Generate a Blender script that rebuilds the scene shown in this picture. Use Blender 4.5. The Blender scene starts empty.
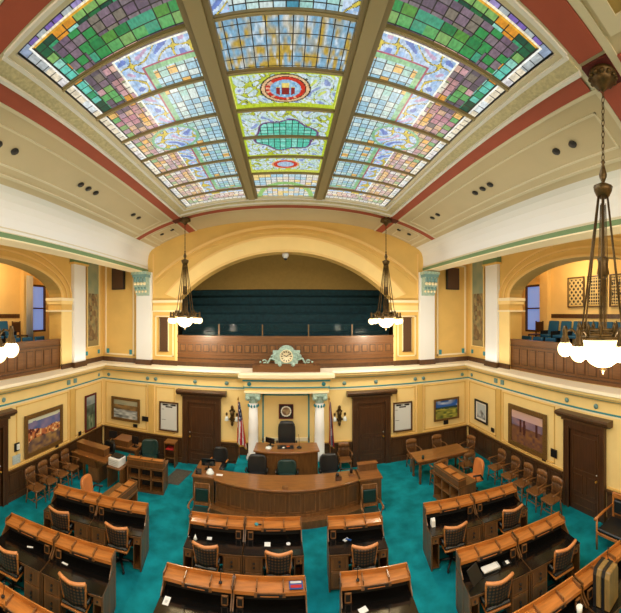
import bpy, math, random
from math import sin, cos, pi, radians as R, hypot, atan2
random.seed(7)
S = bpy.context.scene
COL = S.collection
EYE = 5.4

# ------------------------------------------------------------------ materials
def lin(h):
    h = h.lstrip('#')
    out = []
    for i in (0, 2, 4):
        c = int(h[i:i+2], 16) / 255
        out.append(c / 12.92 if c <= .04045 else ((c + .055) / 1.055) ** 2.4)
    return tuple(out)

def mat(name, col, rough=.6, metal=0, noise=0, nscale=6, emit=None, es=0, spec=.5, stretch=None, coat=0, bump=0):
    m = bpy.data.materials.new(name); m.use_nodes = True
    nt = m.node_tree; b = nt.nodes['Principled BSDF']
    c = lin(col) if isinstance(col, str) else col
    b.inputs['Base Color'].default_value = (*c, 1)
    b.inputs['Roughness'].default_value = rough
    b.inputs['Metallic'].default_value = metal
    b.inputs['Specular IOR Level'].default_value = spec
    b.inputs['Coat Weight'].default_value = coat
    b.inputs['Coat Roughness'].default_value = .12
    if noise or bump:
        tc = nt.nodes.new('ShaderNodeTexCoord'); mp = nt.nodes.new('ShaderNodeMapping')
        nz = nt.nodes.new('ShaderNodeTexNoise'); nz.inputs['Scale'].default_value = nscale
        nz.inputs['Detail'].default_value = 5
        nt.links.new(tc.outputs['Object'], mp.inputs['Vector']); nt.links.new(mp.outputs[0], nz.inputs['Vector'])
        if stretch: mp.inputs['Scale'].default_value = stretch
        if noise:
            rp = nt.nodes.new('ShaderNodeValToRGB')
            rp.color_ramp.elements[0].position = .3; rp.color_ramp.elements[1].position = .7
            rp.color_ramp.elements[0].color = (*[max(0, k * (1 - noise)) for k in c], 1)
            rp.color_ramp.elements[1].color = (*[min(1, k * (1 + noise)) for k in c], 1)
            nt.links.new(nz.outputs[0], rp.inputs[0]); nt.links.new(rp.outputs[0], b.inputs['Base Color'])
        if bump:
            bp = nt.nodes.new('ShaderNodeBump'); bp.inputs['Strength'].default_value = bump
            bp.inputs['Distance'].default_value = .02
            nt.links.new(nz.outputs[0], bp.inputs['Height']); nt.links.new(bp.outputs[0], b.inputs['Normal'])
    if emit:
        e = lin(emit) if isinstance(emit, str) else emit
        b.inputs['Emission Color'].default_value = (*e, 1); b.inputs['Emission Strength'].default_value = es
    return m

def attr_mat(name, rough=.6, es=0, streak=0, coat=0):
    m = bpy.data.materials.new(name); m.use_nodes = True
    nt = m.node_tree; b = nt.nodes['Principled BSDF']
    a = nt.nodes.new('ShaderNodeAttribute'); a.attribute_name = 'paint'
    src = a.outputs['Color']
    if streak:
        tc = nt.nodes.new('ShaderNodeTexCoord'); mp = nt.nodes.new('ShaderNodeMapping')
        mp.inputs['Scale'].default_value = (9, 4, 1)
        nz = nt.nodes.new('ShaderNodeTexNoise'); nz.inputs['Scale'].default_value = 3.5; nz.inputs['Detail'].default_value = 3
        rp = nt.nodes.new('ShaderNodeMapRange'); rp.inputs[1].default_value = .3; rp.inputs[2].default_value = .7
        rp.inputs[3].default_value = 1 - streak; rp.inputs[4].default_value = 1 + streak
        mx = nt.nodes.new('ShaderNodeVectorMath'); mx.operation = 'SCALE'
        nt.links.new(tc.outputs['Object'], mp.inputs[0]); nt.links.new(mp.outputs[0], nz.inputs['Vector'])
        nt.links.new(nz.outputs[0], rp.inputs[0]); nt.links.new(src, mx.inputs[0]); nt.links.new(rp.outputs[0], mx.inputs['Scale'])
        src = mx.outputs[0]
    b.inputs['Roughness'].default_value = rough
    if es:
        b.inputs['Base Color'].default_value = (.02, .02, .02, 1)
        nt.links.new(src, b.inputs['Emission Color']); b.inputs['Emission Strength'].default_value = es
    else:
        nt.links.new(src, b.inputs['Base Color'])
    return m

M = dict(
    wall=mat('yellow_wall_paint', '#f0d28c', .75, noise=.03, nscale=2),
    goldl=mat('light_golden_moulding', '#e6c078', .7),
    gold=mat('golden_wall_paint', '#d9b263', .75, noise=.05, nscale=2),
    cream=mat('cream_trim_paint', '#f0e0b8', .6),
    ledge=mat('pale_ledge_paint', '#f2e6cc', .6),
    beige=mat('beige_ceiling_paint', '#cabb98', .8, noise=.03, nscale=1.5),
    beige2=mat('light_ceiling_moulding', '#d9d0b4', .7),
    olive=mat('olive_ceiling_paint', '#a88b4a', .8, noise=.06, nscale=9),
    stencil=mat('stencilled_plaster', '#c9c09a', .8, noise=.18, nscale=22),
    white=mat('white_plaster', '#e6e6e4', .7),
    red=mat('brick_red_paint', '#a8503a', .75, noise=.05, nscale=4),
    maroon=mat('maroon_paint', '#5c1a14', .8),
    rib=mat('bronze_rib_paint', '#80714c', .5),
    ribl=mat('light_bronze_rib_paint', '#9c8e68', .5),
    rosette=mat('blue_grey_rosette', '#6f9492', .7),
    teal=mat('teal_paint', '#2f8590', .6),
    green=mat('sage_green_paint', '#6f8a5e', .7),
    verd=mat('verdigris_plaster', '#9fb8aa', .6, noise=.3, nscale=25),
    dwood=mat('dark_stained_wood', '#4f331b', .38, noise=.3, nscale=3, stretch=(6, 6, .8), coat=.15),
    door=mat('walnut_door_wood', '#472a15', .35, noise=.25, nscale=3, stretch=(8, 8, .7), coat=.2),
    rail=mat('brown_gallery_wood', '#6e4622', .4, noise=.2, nscale=3, stretch=(.8, .8, 7), coat=.1),
    oak=mat('aged_oak', '#7a5028', .4, noise=.28, nscale=4, stretch=(5, 5, 1), coat=.15),
    oakd=mat('brown_desk_oak', '#67431f', .4, noise=.28, nscale=4, stretch=(7, 7, .8), coat=.15),
    oakl=mat('honey_oak', '#ad6b2e', .38, noise=.2, nscale=4, stretch=(1, 6, 6), coat=.15),
    topw=mat('polished_brown_top', '#85552a', .28, noise=.22, nscale=3, stretch=(1, 6, 6), coat=.4),
    pink=mat('worn_light_wood', '#cf8a55', .4),
    black=mat('black_glass_top', '#0e0d0c', .12, coat=.3),
    dark=mat('black_metal', '#151210', .45),
    voidm=mat('recess_shade_black', '#0c0a08', .9),  # flat black that paints the shade inside recesses and openings
    leather=mat('black_leather', '#16181a', .38, spec=.6),
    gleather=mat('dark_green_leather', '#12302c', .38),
    tan=mat('tan_leather', '#c67a3f', .45),
    casew=mat('olive_brown_wood', '#8a6e40', .4, noise=.2, nscale=4, stretch=(5, 5, 1)),
    seat=mat('teal_seat_fabric', '#083640', .8, noise=.3, nscale=8),
    bseat=mat('blue_seat_fabric', '#14587e', .7),
    bronze=mat('antique_bronze', '#54401f', .42, metal=.6, noise=.35, nscale=30),
    brass=mat('polished_brass', '#c08f3a', .3, metal=.9),
    gilt=mat('gilt_wood_frame', '#6a4c22', .45, noise=.3, nscale=20),
    picw=mat('brown_picture_frame', '#4c3420', .45),
    paper=mat('white_paper', '#e6e6e2', .7),
    boardm=mat('notice_board_paper', '#d6d8d4', .6),
    plastic=mat('pale_grey_plastic', '#c4c6c4', .5),
    blackp=mat('black_plastic', '#131315', .45),
    screen=mat('dark_screen', '#090b0d', .15),
    redc=mat('red_cloth', '#a81c1c', .7),
    blue=mat('blue_plastic', '#1c4a8c', .5),
    globe=mat('lit_glass_globe', '#fff0d0', .4, emit='#ffdc9c', es=3.2),
    bowl=mat('lit_glass_bowl', '#fff0d0', .4, emit='#ffe0a8', es=2.8),
    shade=mat('frosted_glass_shade', '#dfe6e4', .3),
    lamp=mat('added_lamp_emission', '#fff0d0', .4, emit='#ffce88', es=14),
    sky=mat('daylit_window_pane', '#9ec4ff', .3, emit='#7fa8ff', es=.4),
    curtain=mat('pale_curtain', '#c4cfd8', .8),
    grille=mat('brown_speaker_grille', '#4e3218', .8, noise=.3, nscale=60),
    glass=None,
)
g = bpy.data.materials.new('clear_rail_glass'); g.use_nodes = True
gb = g.node_tree.nodes['Principled BSDF']; gb.inputs['Transmission Weight'].default_value = 1
gb.inputs['Roughness'].default_value = .02; gb.inputs['IOR'].default_value = 1.1
gb.inputs['Base Color'].default_value = (.82, .93, .9, 1); M['glass'] = g
M['glassy'] = attr_mat('leaded_stained_glass', .3, es=.88, streak=.28)
M['paint'] = attr_mat('painted_surface', .6)
# carpet
cm = mat('teal_carpet', '#0f7c86', .95, noise=.36, nscale=2.2, spec=.1); M['carpet'] = cm
# woven back of the desk chairs
wm = bpy.data.materials.new('woven_leather_back'); wm.use_nodes = True
nt = wm.node_tree; b = nt.nodes['Principled BSDF']; b.inputs['Roughness'].default_value = .45
tc = nt.nodes.new('ShaderNodeTexCoord'); vo = nt.nodes.new('ShaderNodeTexVoronoi'); vo.inputs['Scale'].default_value = 17
vo.inputs['Randomness'].default_value = .0
mp = nt.nodes.new('ShaderNodeMapping'); mp.inputs['Scale'].default_value = (1, .05, .9)
rp = nt.nodes.new('ShaderNodeValToRGB'); rp.color_ramp.elements[0].position = .36; rp.color_ramp.elements[1].position = .42
rp.color_ramp.elements[0].color = (*lin('#6b4626'), 1); rp.color_ramp.elements[1].color = (.008, .007, .006, 1)
nt.links.new(tc.outputs['Object'], mp.inputs[0]); nt.links.new(mp.outputs[0], vo.inputs['Vector'])
nt.links.new(vo.outputs['Distance'], rp.inputs[0]); nt.links.new(rp.outputs[0], b.inputs['Base Color']); M['woven'] = wm

# ------------------------------------------------------------------ mesh builder
class MB:
    def __init__(s): s.v = []; s.f = []; s.m = []; s.sm = []; s.mats = []; s.c = None
    def mi(s, m):
        if m not in s.mats: s.mats.append(m)
        return s.mats.index(m)
    def add(s, vs, fs, m, smooth=False):
        o = len(s.v); s.v += [tuple(p) for p in vs]; k = s.mi(m)
        for f in fs: s.f.append(tuple(o + i for i in f)); s.m.append(k); s.sm.append(smooth)
        return s
    def box(s, a, b, m, rz=0, at=None, rx=0):
        x0, y0, z0 = [min(p, q) for p, q in zip(a, b)]; x1, y1, z1 = [max(p, q) for p, q in zip(a, b)]
        vs = [(x, y, z) for z in (z0, z1) for x, y in ((x0, y0), (x1, y0), (x1, y1), (x0, y1))]
        if rx: vs = [(x, y * cos(rx) - z * sin(rx), y * sin(rx) + z * cos(rx)) for x, y, z in vs]
        if rz: vs = [(x * cos(rz) - y * sin(rz), x * sin(rz) + y * cos(rz), z) for x, y, z in vs]
        if at: vs = [(x + at[0], y + at[1], z + at[2]) for x, y, z in vs]
        return s.add(vs, [(3, 2, 1, 0), (4, 5, 6, 7), (0, 1, 5, 4), (1, 2, 6, 5), (2, 3, 7, 6), (3, 0, 4, 7)], m)
    def prism(s, pts, ax, lo, hi, m, smooth=False):
        n = len(pts)
        def P(p, w):
            return (w, p[0], p[1]) if ax == 'x' else (p[0], w, p[1]) if ax == 'y' else (p[0], p[1], w)
        vs = [P(p, lo) for p in pts] + [P(p, hi) for p in pts]
        o = len(s.v); s.v += vs; k = s.mi(m)
        for f in [tuple(range(n - 1, -1, -1)), tuple(range(n, 2 * n))]: s.f.append(tuple(o + i for i in f)); s.m.append(k); s.sm.append(False)
        for i in range(n):
            j = (i + 1) % n; s.f.append((o + i, o + j, o + n + j, o + n + i)); s.m.append(k); s.sm.append(smooth)
        return s
    def lathe(s, prof, c, m, n=16, ax='z'):
        vs = []; fs = []
        for r, z in prof:
            for i in range(n):
                a = 2 * pi * i / n; u, w = r * cos(a), r * sin(a)
                vs.append((c[0] + u, c[1] + w, c[2] + z) if ax == 'z' else (c[0] + u, c[1] + z, c[2] + w) if ax == 'y' else (c[0] + z, c[1] + u, c[2] + w))
        for k in range(len(prof) - 1):
            for i in range(n):
                j = (i + 1) % n; fs.append((k * n + i, k * n + j, (k + 1) * n + j, (k + 1) * n + i))
        fs.append(tuple(range(n - 1, -1, -1))); fs.append(tuple((len(prof) - 1) * n + i for i in range(n)))
        return s.add(vs, fs, m, True)
    def ball(s, c, r, m, n=12, sz=1):
        return s.lathe([(max(.001, r * sin(pi * k / 8)), -r * sz * cos(pi * k / 8)) for k in range(9)], c, m, n)
    def tube(s, path, r, m, n=8, closed=False):
        P = [tuple(p) for p in path]; N = len(P); vs = []; fs = []
        for k in range(N):
            a = P[(k - 1) % N] if (k or closed) else P[k]; b = P[(k + 1) % N] if (k < N - 1 or closed) else P[k]
            d = [b[i] - a[i] for i in range(3)]; L = math.sqrt(sum(q * q for q in d)) or 1; d = [q / L for q in d]
            up = (0, 0, 1) if abs(d[2]) < .9 else (0, 1, 0)
            u = (d[1] * up[2] - d[2] * up[1], d[2] * up[0] - d[0] * up[2], d[0] * up[1] - d[1] * up[0])
            L = math.sqrt(sum(q * q for q in u)); u = [q / L for q in u]
            w = (u[1] * d[2] - u[2] * d[1], u[2] * d[0] - u[0] * d[2], u[0] * d[1] - u[1] * d[0])
            rr = r[k] if isinstance(r, (list, tuple)) else r
            for i in range(n):
                t = 2 * pi * i / n
                vs.append(tuple(P[k][q] + rr * (cos(t) * u[q] + sin(t) * w[q]) for q in range(3)))
        for k in range(N if closed else N - 1):
            k2 = (k + 1) % N
            for i in range(n):
                j = (i + 1) % n; fs.append((k * n + i, k * n + j, k2 * n + j, k2 * n + i))
        if not closed: fs.append(tuple(range(n - 1, -1, -1))); fs.append(tuple((N - 1) * n + i for i in range(n)))
        return s.add(vs, fs, m, True)
    def sheet(s, rows, m, th=0, smooth=True):
        """rows: grid of points; with a thickness given as an offset vector, a closed slab"""
        nr, nc = len(rows), len(rows[0]); A = [p for r in rows for p in r]
        fs = [(i * nc + j, i * nc + j + 1, (i + 1) * nc + j + 1, (i + 1) * nc + j) for i in range(nr - 1) for j in range(nc - 1)]
        if not th: return s.add(A, fs, m, smooth)
        Bv = [(p[0] + th[0], p[1] + th[1], p[2] + th[2]) for p in A]; o = len(A)
        f2 = [tuple(o + i for i in reversed(f)) for f in fs]
        edge = [(0 * nc + j, 0 * nc + j + 1) for j in range(nc - 1)] + [((nr - 1) * nc + j + 1, (nr - 1) * nc + j) for j in range(nc - 1)]
        edge += [((i + 1) * nc, i * nc) for i in range(nr - 1)] + [(i * nc + nc - 1, (i + 1) * nc + nc - 1) for i in range(nr - 1)]
        return s.add(A + Bv, fs + f2 + [(a, b2, b2 + o, a + o)[::-1] for a, b2 in edge], m, smooth)
    def build(s, name, parent=None, bevel=0, loc=None, colors=None, **props):
        me = bpy.data.meshes.new(name); me.from_pydata(s.v, [], s.f)
        for m in s.mats: me.materials.append(M[m] if isinstance(m, str) else m)
        me.polygons.foreach_set('material_index', s.m); me.polygons.foreach_set('use_smooth', s.sm)
        if colors is not None:
            a = me.attributes.new('paint', 'FLOAT_COLOR', 'FACE'); flat = []
            for c in colors: flat += [c[0], c[1], c[2], 1.0]
            a.data.foreach_set('color', flat)
        me.update()
        o = bpy.data.objects.new(name, me); COL.objects.link(o)
        if parent: o.parent = parent
        if loc: o.location = loc
        if bevel:
            bm = o.modifiers.new('soft_edges', 'BEVEL'); bm.width = bevel; bm.segments = 1; bm.limit_method = 'ANGLE'; bm.angle_limit = R(50)
        for k, v in props.items(): o[k] = v
        return o

def thing(name, label, cat, loc, rz=0, group=None):
    o = bpy.data.objects.new(name, None); COL.objects.link(o); o.empty_display_size = .1
    o.location = loc; o.rotation_euler = (0, 0, rz); o['label'] = label; o['category'] = cat
    if group: o['group'] = group
    return o
def tag(o, label, cat, group=None):
    o['label'] = label; o['category'] = cat
    if group: o['group'] = group
    return o
def struct(mb, name, **k): return mb.build(name, kind='structure', **k)
def kids(o): return list(o.children)
def dup(o, loc, rz, label, group=None):
    def cp(a, par):
        c = a.copy(); COL.objects.link(c)
        if par: c.parent = par
        for ch in kids(a): cp(ch, c)
        return c
    r = cp(o, None); r.location = loc; r.rotation_euler = (0, 0, rz); r['label'] = label
    if group: r['group'] = group
    return r
trim_n = [0]
def trim(mb, bevel=0):
    trim_n[0] += 1; return struct(mb, 'trim_%d' % trim_n[0], bevel=bevel)

# ------------------------------------------------------------------ room shell
XW, YB, YF = 7.05, 11.4, -6.0
H0 = 3.2
def vz(x):
    u = abs(x) / H0; return EYE + H0 * (1 - .05 * u * u - .026 * u ** 4)
def vstrip(mb, x0, x1, y0, y1, m, drop=.0, th=.06, n=None, lift=0):
    """slab that follows the curve of the ceiling; DROP = how far its underside hangs below it"""
    n = n or max(2, int(abs(x1 - x0) / .25) + 1)
    xs = [x0 + (x1 - x0) * i / n for i in range(n + 1)]
    for a, b in zip(xs[:-1], xs[1:]):
        za, zb = vz(a) - drop, vz(b) - drop
        mb.add([(a, y0, za), (b, y0, zb), (b, y1, zb), (a, y1, za), (a, y0, za + th), (b, y0, zb + th), (b, y1, zb + th), (a, y1, za + th)],
               [(3, 2, 1, 0), (4, 5, 6, 7), (0, 1, 5, 4), (1, 2, 6, 5), (2, 3, 7, 6), (3, 0, 4, 7)], m)
    return mb

fl = MB(); fl.box((-XW - .2, YF, -.1), (XW + .2, YB + .2, 0), 'carpet'); struct(fl, 'floor')

# ceiling shell round the skylight
SX, SY0, SY1 = 2.8, 2.62, 9.05
c = MB()
for x0, x1 in ((-4.75, -SX), (SX, 4.75)): vstrip(c, x0, x1, YF, YB, 'beige', 0, .12)
vstrip(c, -SX, SX, YF, SY0, 'beige', 0, .12); vstrip(c, -SX, SX, SY1, YB, 'beige', 0, .12)
for s in (-1, 1):   # cove and beam
    dz = .06 if s > 0 else 0
    zt = vz(4.75)
    prof = [(4.75, zt), (4.88, zt - .07), (4.98, zt - .18), (5.03, zt - .32), (5.05, zt - .5), (5.05, 7.05)]
    for (xa, za), (xb, zb) in zip(prof[:-1], prof[1:]):
        c.add([(s * xa, YF, za), (s * xb, YF, zb), (s * xb, YB, zb), (s * xa, YB, za)], [(0, 1, 2, 3)], 'white', True)
    c.box((s * 5.06, YF, 6.94 + dz), (s * 5.5, YB, 8.0), 'white')
    c.box((s * 5.02, YF, 7.03 + dz), (s * 5.06, YB, 7.05 + dz), 'beige2')
    c.box((s * 5.03, YF, 6.92 + dz), (s * 5.06, YB, 7.035 + dz), 'green')
    c.box((s * 5.025, YF, 6.895 + dz), (s * 5.5, YB, 6.925 + dz), 'cream')
    c.box((s * 5.03, YF, 7.12), (s * 5.06, YB, 7.14), 'beige2')
    c.box((s * 5.4, YF, 7.62), (s * 10.3, YB + .2, 7.72), 'gold')
struct(c, 'ceiling')

# painted stripes and moulded panels of the vault
t = MB()
for s in (-1, 1):
    for a, b2 in ((2.58, 9.7), (9.96, 11.35)): vstrip(t, s * 3.18, s * 3.42, a, b2, 'red', .03, .02, 1)
    for a, b2 in ((YF, 2.02),): vstrip(t, s * 3.18, s * 3.42, a, b2, 'red', .03, .02, 1)
    for a, b2 in ((2.13, 2.47), (9.72, 9.95)): vstrip(t, s * 3.48, s * 4.72, a, b2, 'red', .03, .02)
    vstrip(t, s * 3.13, s * 3.175, 2.5, YB, 'beige2', .03, .05, 1); vstrip(t, s * 3.425, s * 3.48, 2.5, YB, 'beige2', .03, .05, 1)
for a, b2 in ((2.13, 2.47), (9.72, 9.95)): vstrip(t, -3.05, 3.05, a, b2, 'red', .03, .02)
for a, b2 in ((2.02, 2.12), (2.48, 2.55), (9.64, 9.71), (9.96, 10.02)): vstrip(t, -4.74, 4.74, a, b2, 'beige2', .022, .04)
trim(t)
t = MB()   # recessed side panels
for s in (-1, 1):
    for a, b2 in ((2.75, 9.45), (10.15, 11.2)):
        for x in (3.74, 4.36): vstrip(t, s * x, s * (x + .03), a, b2, 'beige2', .018, .03, 1)
        for y in (a, b2 - .03): vstrip(t, s * 3.74, s * 4.39, y, y + .03, 'beige2', .018, .03)
    vstrip(t, s * 4.55, s * 4.6, YF, YB, 'beige2', .02, .03, 1)
for k, (a, m) in enumerate(((1.96, 'beige2'), (1.8, 'olive'), (1.58, 'beige2'), (1.5, 'stencil'), (1.12, 'beige2'))):
    xx = 3.02 - (2.02 - a); yy = a; w = (1.96, 1.8, 1.58, 1.5, 1.12, 1.04)[k] - (1.8, 1.58, 1.5, 1.12, 1.04, 1)[k]
    vstrip(t, -xx, xx, a - w, a, m, .03 if m == 'beige2' else .012, .03)
    for s in (-1, 1): vstrip(t, s * (xx - w), s * xx, -2.5, a - w, m, .03 if m == 'beige2' else .012, .03)
trim(t)
for s in (-1, 1):   # maroon square with moulding round each lamp hook
    for y in (2.3, 9.83):
        t = MB(); vstrip(t, s * 3.11, s * 3.47, y - .18, y + .18, 'maroon', .035, .03, 1); trim(t)
# recessed spot holes in the ceiling
for i, (x, y) in enumerate([(4.05, v) for v in (3.42, 3.78, 5.68, 5.96, 6.26, 8.16, 8.5)] + [(4.12, 10.5), (3.75, 10.5)]):
    for s in (-1, 1):
        m = MB(); m.lathe([(.07, 0), (.07, .02), (.06, .02), (.06, .012), (.001, .012)], (0, 0, 0), 'dark', 14)
        o = m.build('recessed_spotlight', loc=(s * x, y, vz(x) - .03)); o.rotation_euler = (0, s * .32, 0)
        y2 = 'near the front' if y < 4 else 'in the middle run of three' if y < 7 else 'in the pair before the far lamp' if y < 9 else 'beyond the far lamp'
        k = {3.42: 'nearer', 3.78: 'farther', 5.68: 'nearest', 5.96: 'middle', 6.26: 'farthest', 8.16: 'nearer', 8.5: 'farther'}.get(y, 'outer' if x > 4 else 'inner')
        tag(o, 'black recessed ceiling spot, %s one %s, %s side ceiling' % (k, y2, 'left' if s < 0 else 'right'), 'ceiling light', 'recessed spots in the vault')

# ------------------------------------------------------------------ skylight
def hsh(*a):
    h = 2166136261
    for q in a: h = ((h ^ (int(q) & 0xffffffff)) * 16777619) & 0xffffffff; h ^= h >> 15; h = (h * 2246822519) & 0xffffffff; h ^= h >> 13
    return h / 4294967296
def pick(pal, r): return pal[min(len(pal) - 1, int(r * len(pal)))]
PU = [lin(h) for h in ('#6d5a6e', '#7d6a78', '#5e5560', '#7c7468', '#665868', '#7b6f76')]
GR = [lin(h) for h in ('#2f8f4c', '#1f7a44', '#5aa860', '#7aa860', '#3c9a7a', '#4f8f3c')]
GD = [lin(h) for h in ('#0d5a3a', '#2f9a6a', '#63c7b4', '#1a6a3c', '#d8902a', '#7fb060', '#0f4a38', '#8fd0c0')]
PK = [lin(h) for h in ('#c89aa0', '#b98a8c', '#d8b0a0', '#a98a9c', '#cfa888', '#b6788a', '#9aa070')]
YO = [lin(h) for h in ('#e6a830', '#f0c050', '#d89840', '#f2d890', '#e8b868')]
LV = [lin(h) for h in ('#7a62b0', '#9a8cc0', '#b0b8b8', '#8fa0b8')]
PL = [lin(h) for h in ('#e8e4d0', '#dcd8d8', '#e8dcc0', '#d8e0e0')]
BL = [lin(h) for h in ('#a8cfe0', '#b8d8e0', '#98c4d8', '#c0dcd8', '#a0d0c8', '#d0e0dc')]
OR = [lin(h) for h in ('#a8c4e8', '#c8d8f0', '#8aa8dc', '#d8e4f0', '#d8cc40', '#b8cc50', '#5a78c0', '#c8a8d0')]
OC = [lin(h) for h in ('#b8d0dc', '#cfe0d0', '#c8d838', '#a8c840', '#8ac080', '#e0e498', '#7890c8', '#d8d8f0')]
AQ = [lin(h) for h in ('#6ad0b8', '#58c4a8', '#8adcc8')]
AM = [lin(h) for h in ('#88b4cc', '#a8c8d8', '#7aa8c4', '#b8a050', '#c8a448', '#98b0a0', '#c0d4e0')]
LEAD = (.012, .012, .01)
def nz(u, v, s, seed=0):
    i, j = math.floor(u * s), math.floor(v * s); a, b2 = u * s - i, v * s - j; a = a * a * (3 - 2 * a); b2 = b2 * b2 * (3 - 2 * b2)
    q = lambda x, y: hsh(x + 500, y + 500, seed)
    return (q(i, j) * (1 - a) + q(i + 1, j) * a) * (1 - b2) + (q(i, j + 1) * (1 - a) + q(i + 1, j + 1) * a) * b2
def mix(a, b2, t): return tuple(p + (q - p) * t for p, q in zip(a, b2))
def grid(x, y, sx, sy, pal, seed, line=.013):
    line = max(line, .013)
    if (x % sx) < line or (y % sy) < line: return LEAD
    return pick(pal, hsh(math.floor(x / sx) + 50, math.floor(y / sy) + 90, seed))
def crackle(x, y, pal, s=.085, edge=.011):
    g = pal is OC
    v = sin(17 * x + 2.3 * sin(12 * y)) + sin(15 * y + 2.1 * sin(14 * x)) if g else sin(13 * x + 2 * sin(11 * y)) + sin(12 * y + 2 * sin(10 * x))
    if abs(v) < (.17 if g else .24): return lin('#b8c43a') if g else lin('#d2be48')
    if abs(v) < (.26 if g else .36): return (.06, .07, .05)
    if v > 1.62: return lin('#6a84c8') if not g else lin('#8a9ccc')
    if v < -1.72: return lin('#c8a8c8') if not g else lin('#c8d870')
    return mix(lin('#8fb8e4') if not g else lin('#b4d4cc'), lin('#d4e2f0'), hsh(x * 14 + 90, y * 14 + 50, 3))
def crackle_(x, y, pal, s=.085, edge=.011):
    cx, cy = math.floor(x / s), math.floor(y / s); d1 = d2 = 9; w = 0
    for i in (-1, 0, 1):
        for j in (-1, 0, 1):
            a, b2 = cx + i, cy + j
            px, py = (a + .15 + .7 * hsh(a + 99, b2 + 77, 1)) * s, (b2 + .15 + .7 * hsh(a + 99, b2 + 77, 2)) * s
            d = hypot(px - x, py - y)
            if d < d1: d2 = d1; d1 = d; w = hsh(a + 99, b2 + 77, 3)
            elif d < d2: d2 = d
    return LEAD if d2 - d1 < edge else pick(pal, w)
def side_glass(X, Y):
    b = SX - abs(X); yf = Y - SY0; yb = SY1 - Y; x = abs(X)
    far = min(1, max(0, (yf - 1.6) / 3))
    e = min(b, yf, yb); e2 = min(b, yf - .24, yb + .25)
    dm = hypot((b - .85) / 1.15, yf - 3.0)
    if e2 > .72 or dm < .38:
        if dm < .38: return crackle(x, Y, OR, .07) if dm < .33 else mix(pick(GR, .2), (.5, .9, .6), .4)
        if e2 < .745: return (.95, .95, .8)
        if e2 < 1.0: return crackle(x, Y, OR, .075)
        if e2 < 1.03: return lin('#a84868')
        if e2 < 1.11: return mix(pick(GR, hsh(X * 9 + 99, Y * 9, 4)), (.55, .9, .6), .35)
        cc = grid(x, Y, .125, .115, BL, 5, .01)
        return cc if cc is LEAD or hsh(Y * 8, x * 8, 9) > .1 else pick(YO, .9)
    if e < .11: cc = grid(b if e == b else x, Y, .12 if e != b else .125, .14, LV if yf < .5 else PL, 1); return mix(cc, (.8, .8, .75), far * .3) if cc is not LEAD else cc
    if e < .135: return (.95, .85, .6) if (yf < .8 and e != b) else (.93, .93, .85)
    if e < .16: return YO[0] if yf < 1.6 and e != b else LEAD
    if e < .3:
        cc = grid(b + .01, Y + .02, .14, .12, GD if yf < 1.7 else PK + YO + GR[2:4], 2)
    elif e < .56:
        pal = PU + GR[:1] if yf < .84 else PU + GR[2:5] + PK[:2] if yf < 1.7 else PK + PU[:3] + YO[:1] if yf < 2.6 else PK + PL[:2] + YO[:1]
        cc = grid(b, Y, .13, .125, pal, 3)
    else:
        pal = GR if yf < .84 else (PU + PK[:3] if yf < 1.3 else YO + PK[:2] if e < .66 else PK + PL[:1])
        cc = grid(b, Y, .16, .15 if yf < .84 else .12, pal, 4)
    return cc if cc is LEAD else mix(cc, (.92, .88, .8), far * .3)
def centre_glass(X, Y):
    x = abs(X)
    if Y < 3.5:
        d = hypot(X * .8, (Y - 2.3)); dd = abs(d - .98)
        if x > .6 and dd > .1: return crackle(X, Y, [lin('#8a6a9a'), lin('#a890b0'), lin('#c0b0a0')], .09)
        if dd < .06: return mix(GR[2], (.5, .9, .6), .3)
        return grid(X, Y, .14, .2, BL + [lin('#5a9cc0'), lin('#4890a8')], 11)
    if Y < 4.34:
        c_ = grid(X + .0775, Y, .155, .165, AM, 12, .013)
        if c_ is LEAD: return c_
        q = nz(X * 1.0 + 9, Y * .35 + 3, 22, 8); q2 = nz(X + 5, Y * .3, 30, 9)
        c_ = mix(lin('#7aa8c4'), lin('#b89a3c'), min(1, max(0, q * 2.2 - .6)))
        return mix(c_, lin('#dce8f0'), max(0, q2 * 2 - 1.2))
    if Y < 5.2:
        if x > .725 or Y < 4.43 or Y > 5.05: return lin('#b8cc30') if x < .75 else lin('#e0e070')
        d = hypot(X / .36, (Y - 4.74) / .3)
        if d > 1.02: return crackle(X, Y, OC, .08, .012)
        if d > .96: return LEAD
        if d > .84: return lin('#e0b888')
        if d > .80: return LEAD
        if d > .62: return lin('#c82a18') if hsh(int(atan2(Y - 4.74, X) * 6) + 30, 3) > .25 else lin('#e0a888')
        if abs(X) < .05 and abs(Y - 4.74) < .12 or abs(abs(X) - .11) < .025 and d < .5 and Y > 4.7: return lin('#8a1c20') if Y > 4.72 else lin('#e8d070')
        return mix(lin('#6aa0cc'), lin('#a8d0e4'), hsh(X * 30 + 70, Y * 30, 3))
    if Y < 6.75:
        d = hypot(X / .62, (Y - 6.0) / .55) + .07 * sin(6 * atan2(Y - 6, X))
        if x > .725 or Y < 5.25 or Y > 6.69: return lin('#b8cc30')
        if d < .85: return grid(X, Y, .11, .1, AQ, 14, .008)
        if d < .92: return lin('#6a4a78')
        return crackle(X, Y, OC, .08, .012)
    if Y < 7.54:
        if x > .725 or Y < 6.87 or Y > 7.4: return lin('#c8d050')
        d = hypot(X / .3, (Y - 7.14) / .2)
        if d > 1.0: return crackle(X, Y, OC, .08, .012)
        if d > .86: return lin('#e0a070')
        if d > .6: return lin('#c83828')
        return lin('#a8c0d8')
    if abs(hypot(X / 1.2, (Y - 9.1) / 1.6) - .58) < .05: return lin('#90c070')
    return grid(X + .07, Y, .14, .15, PL + BL[:2] + [YO[3]], 15)

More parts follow.
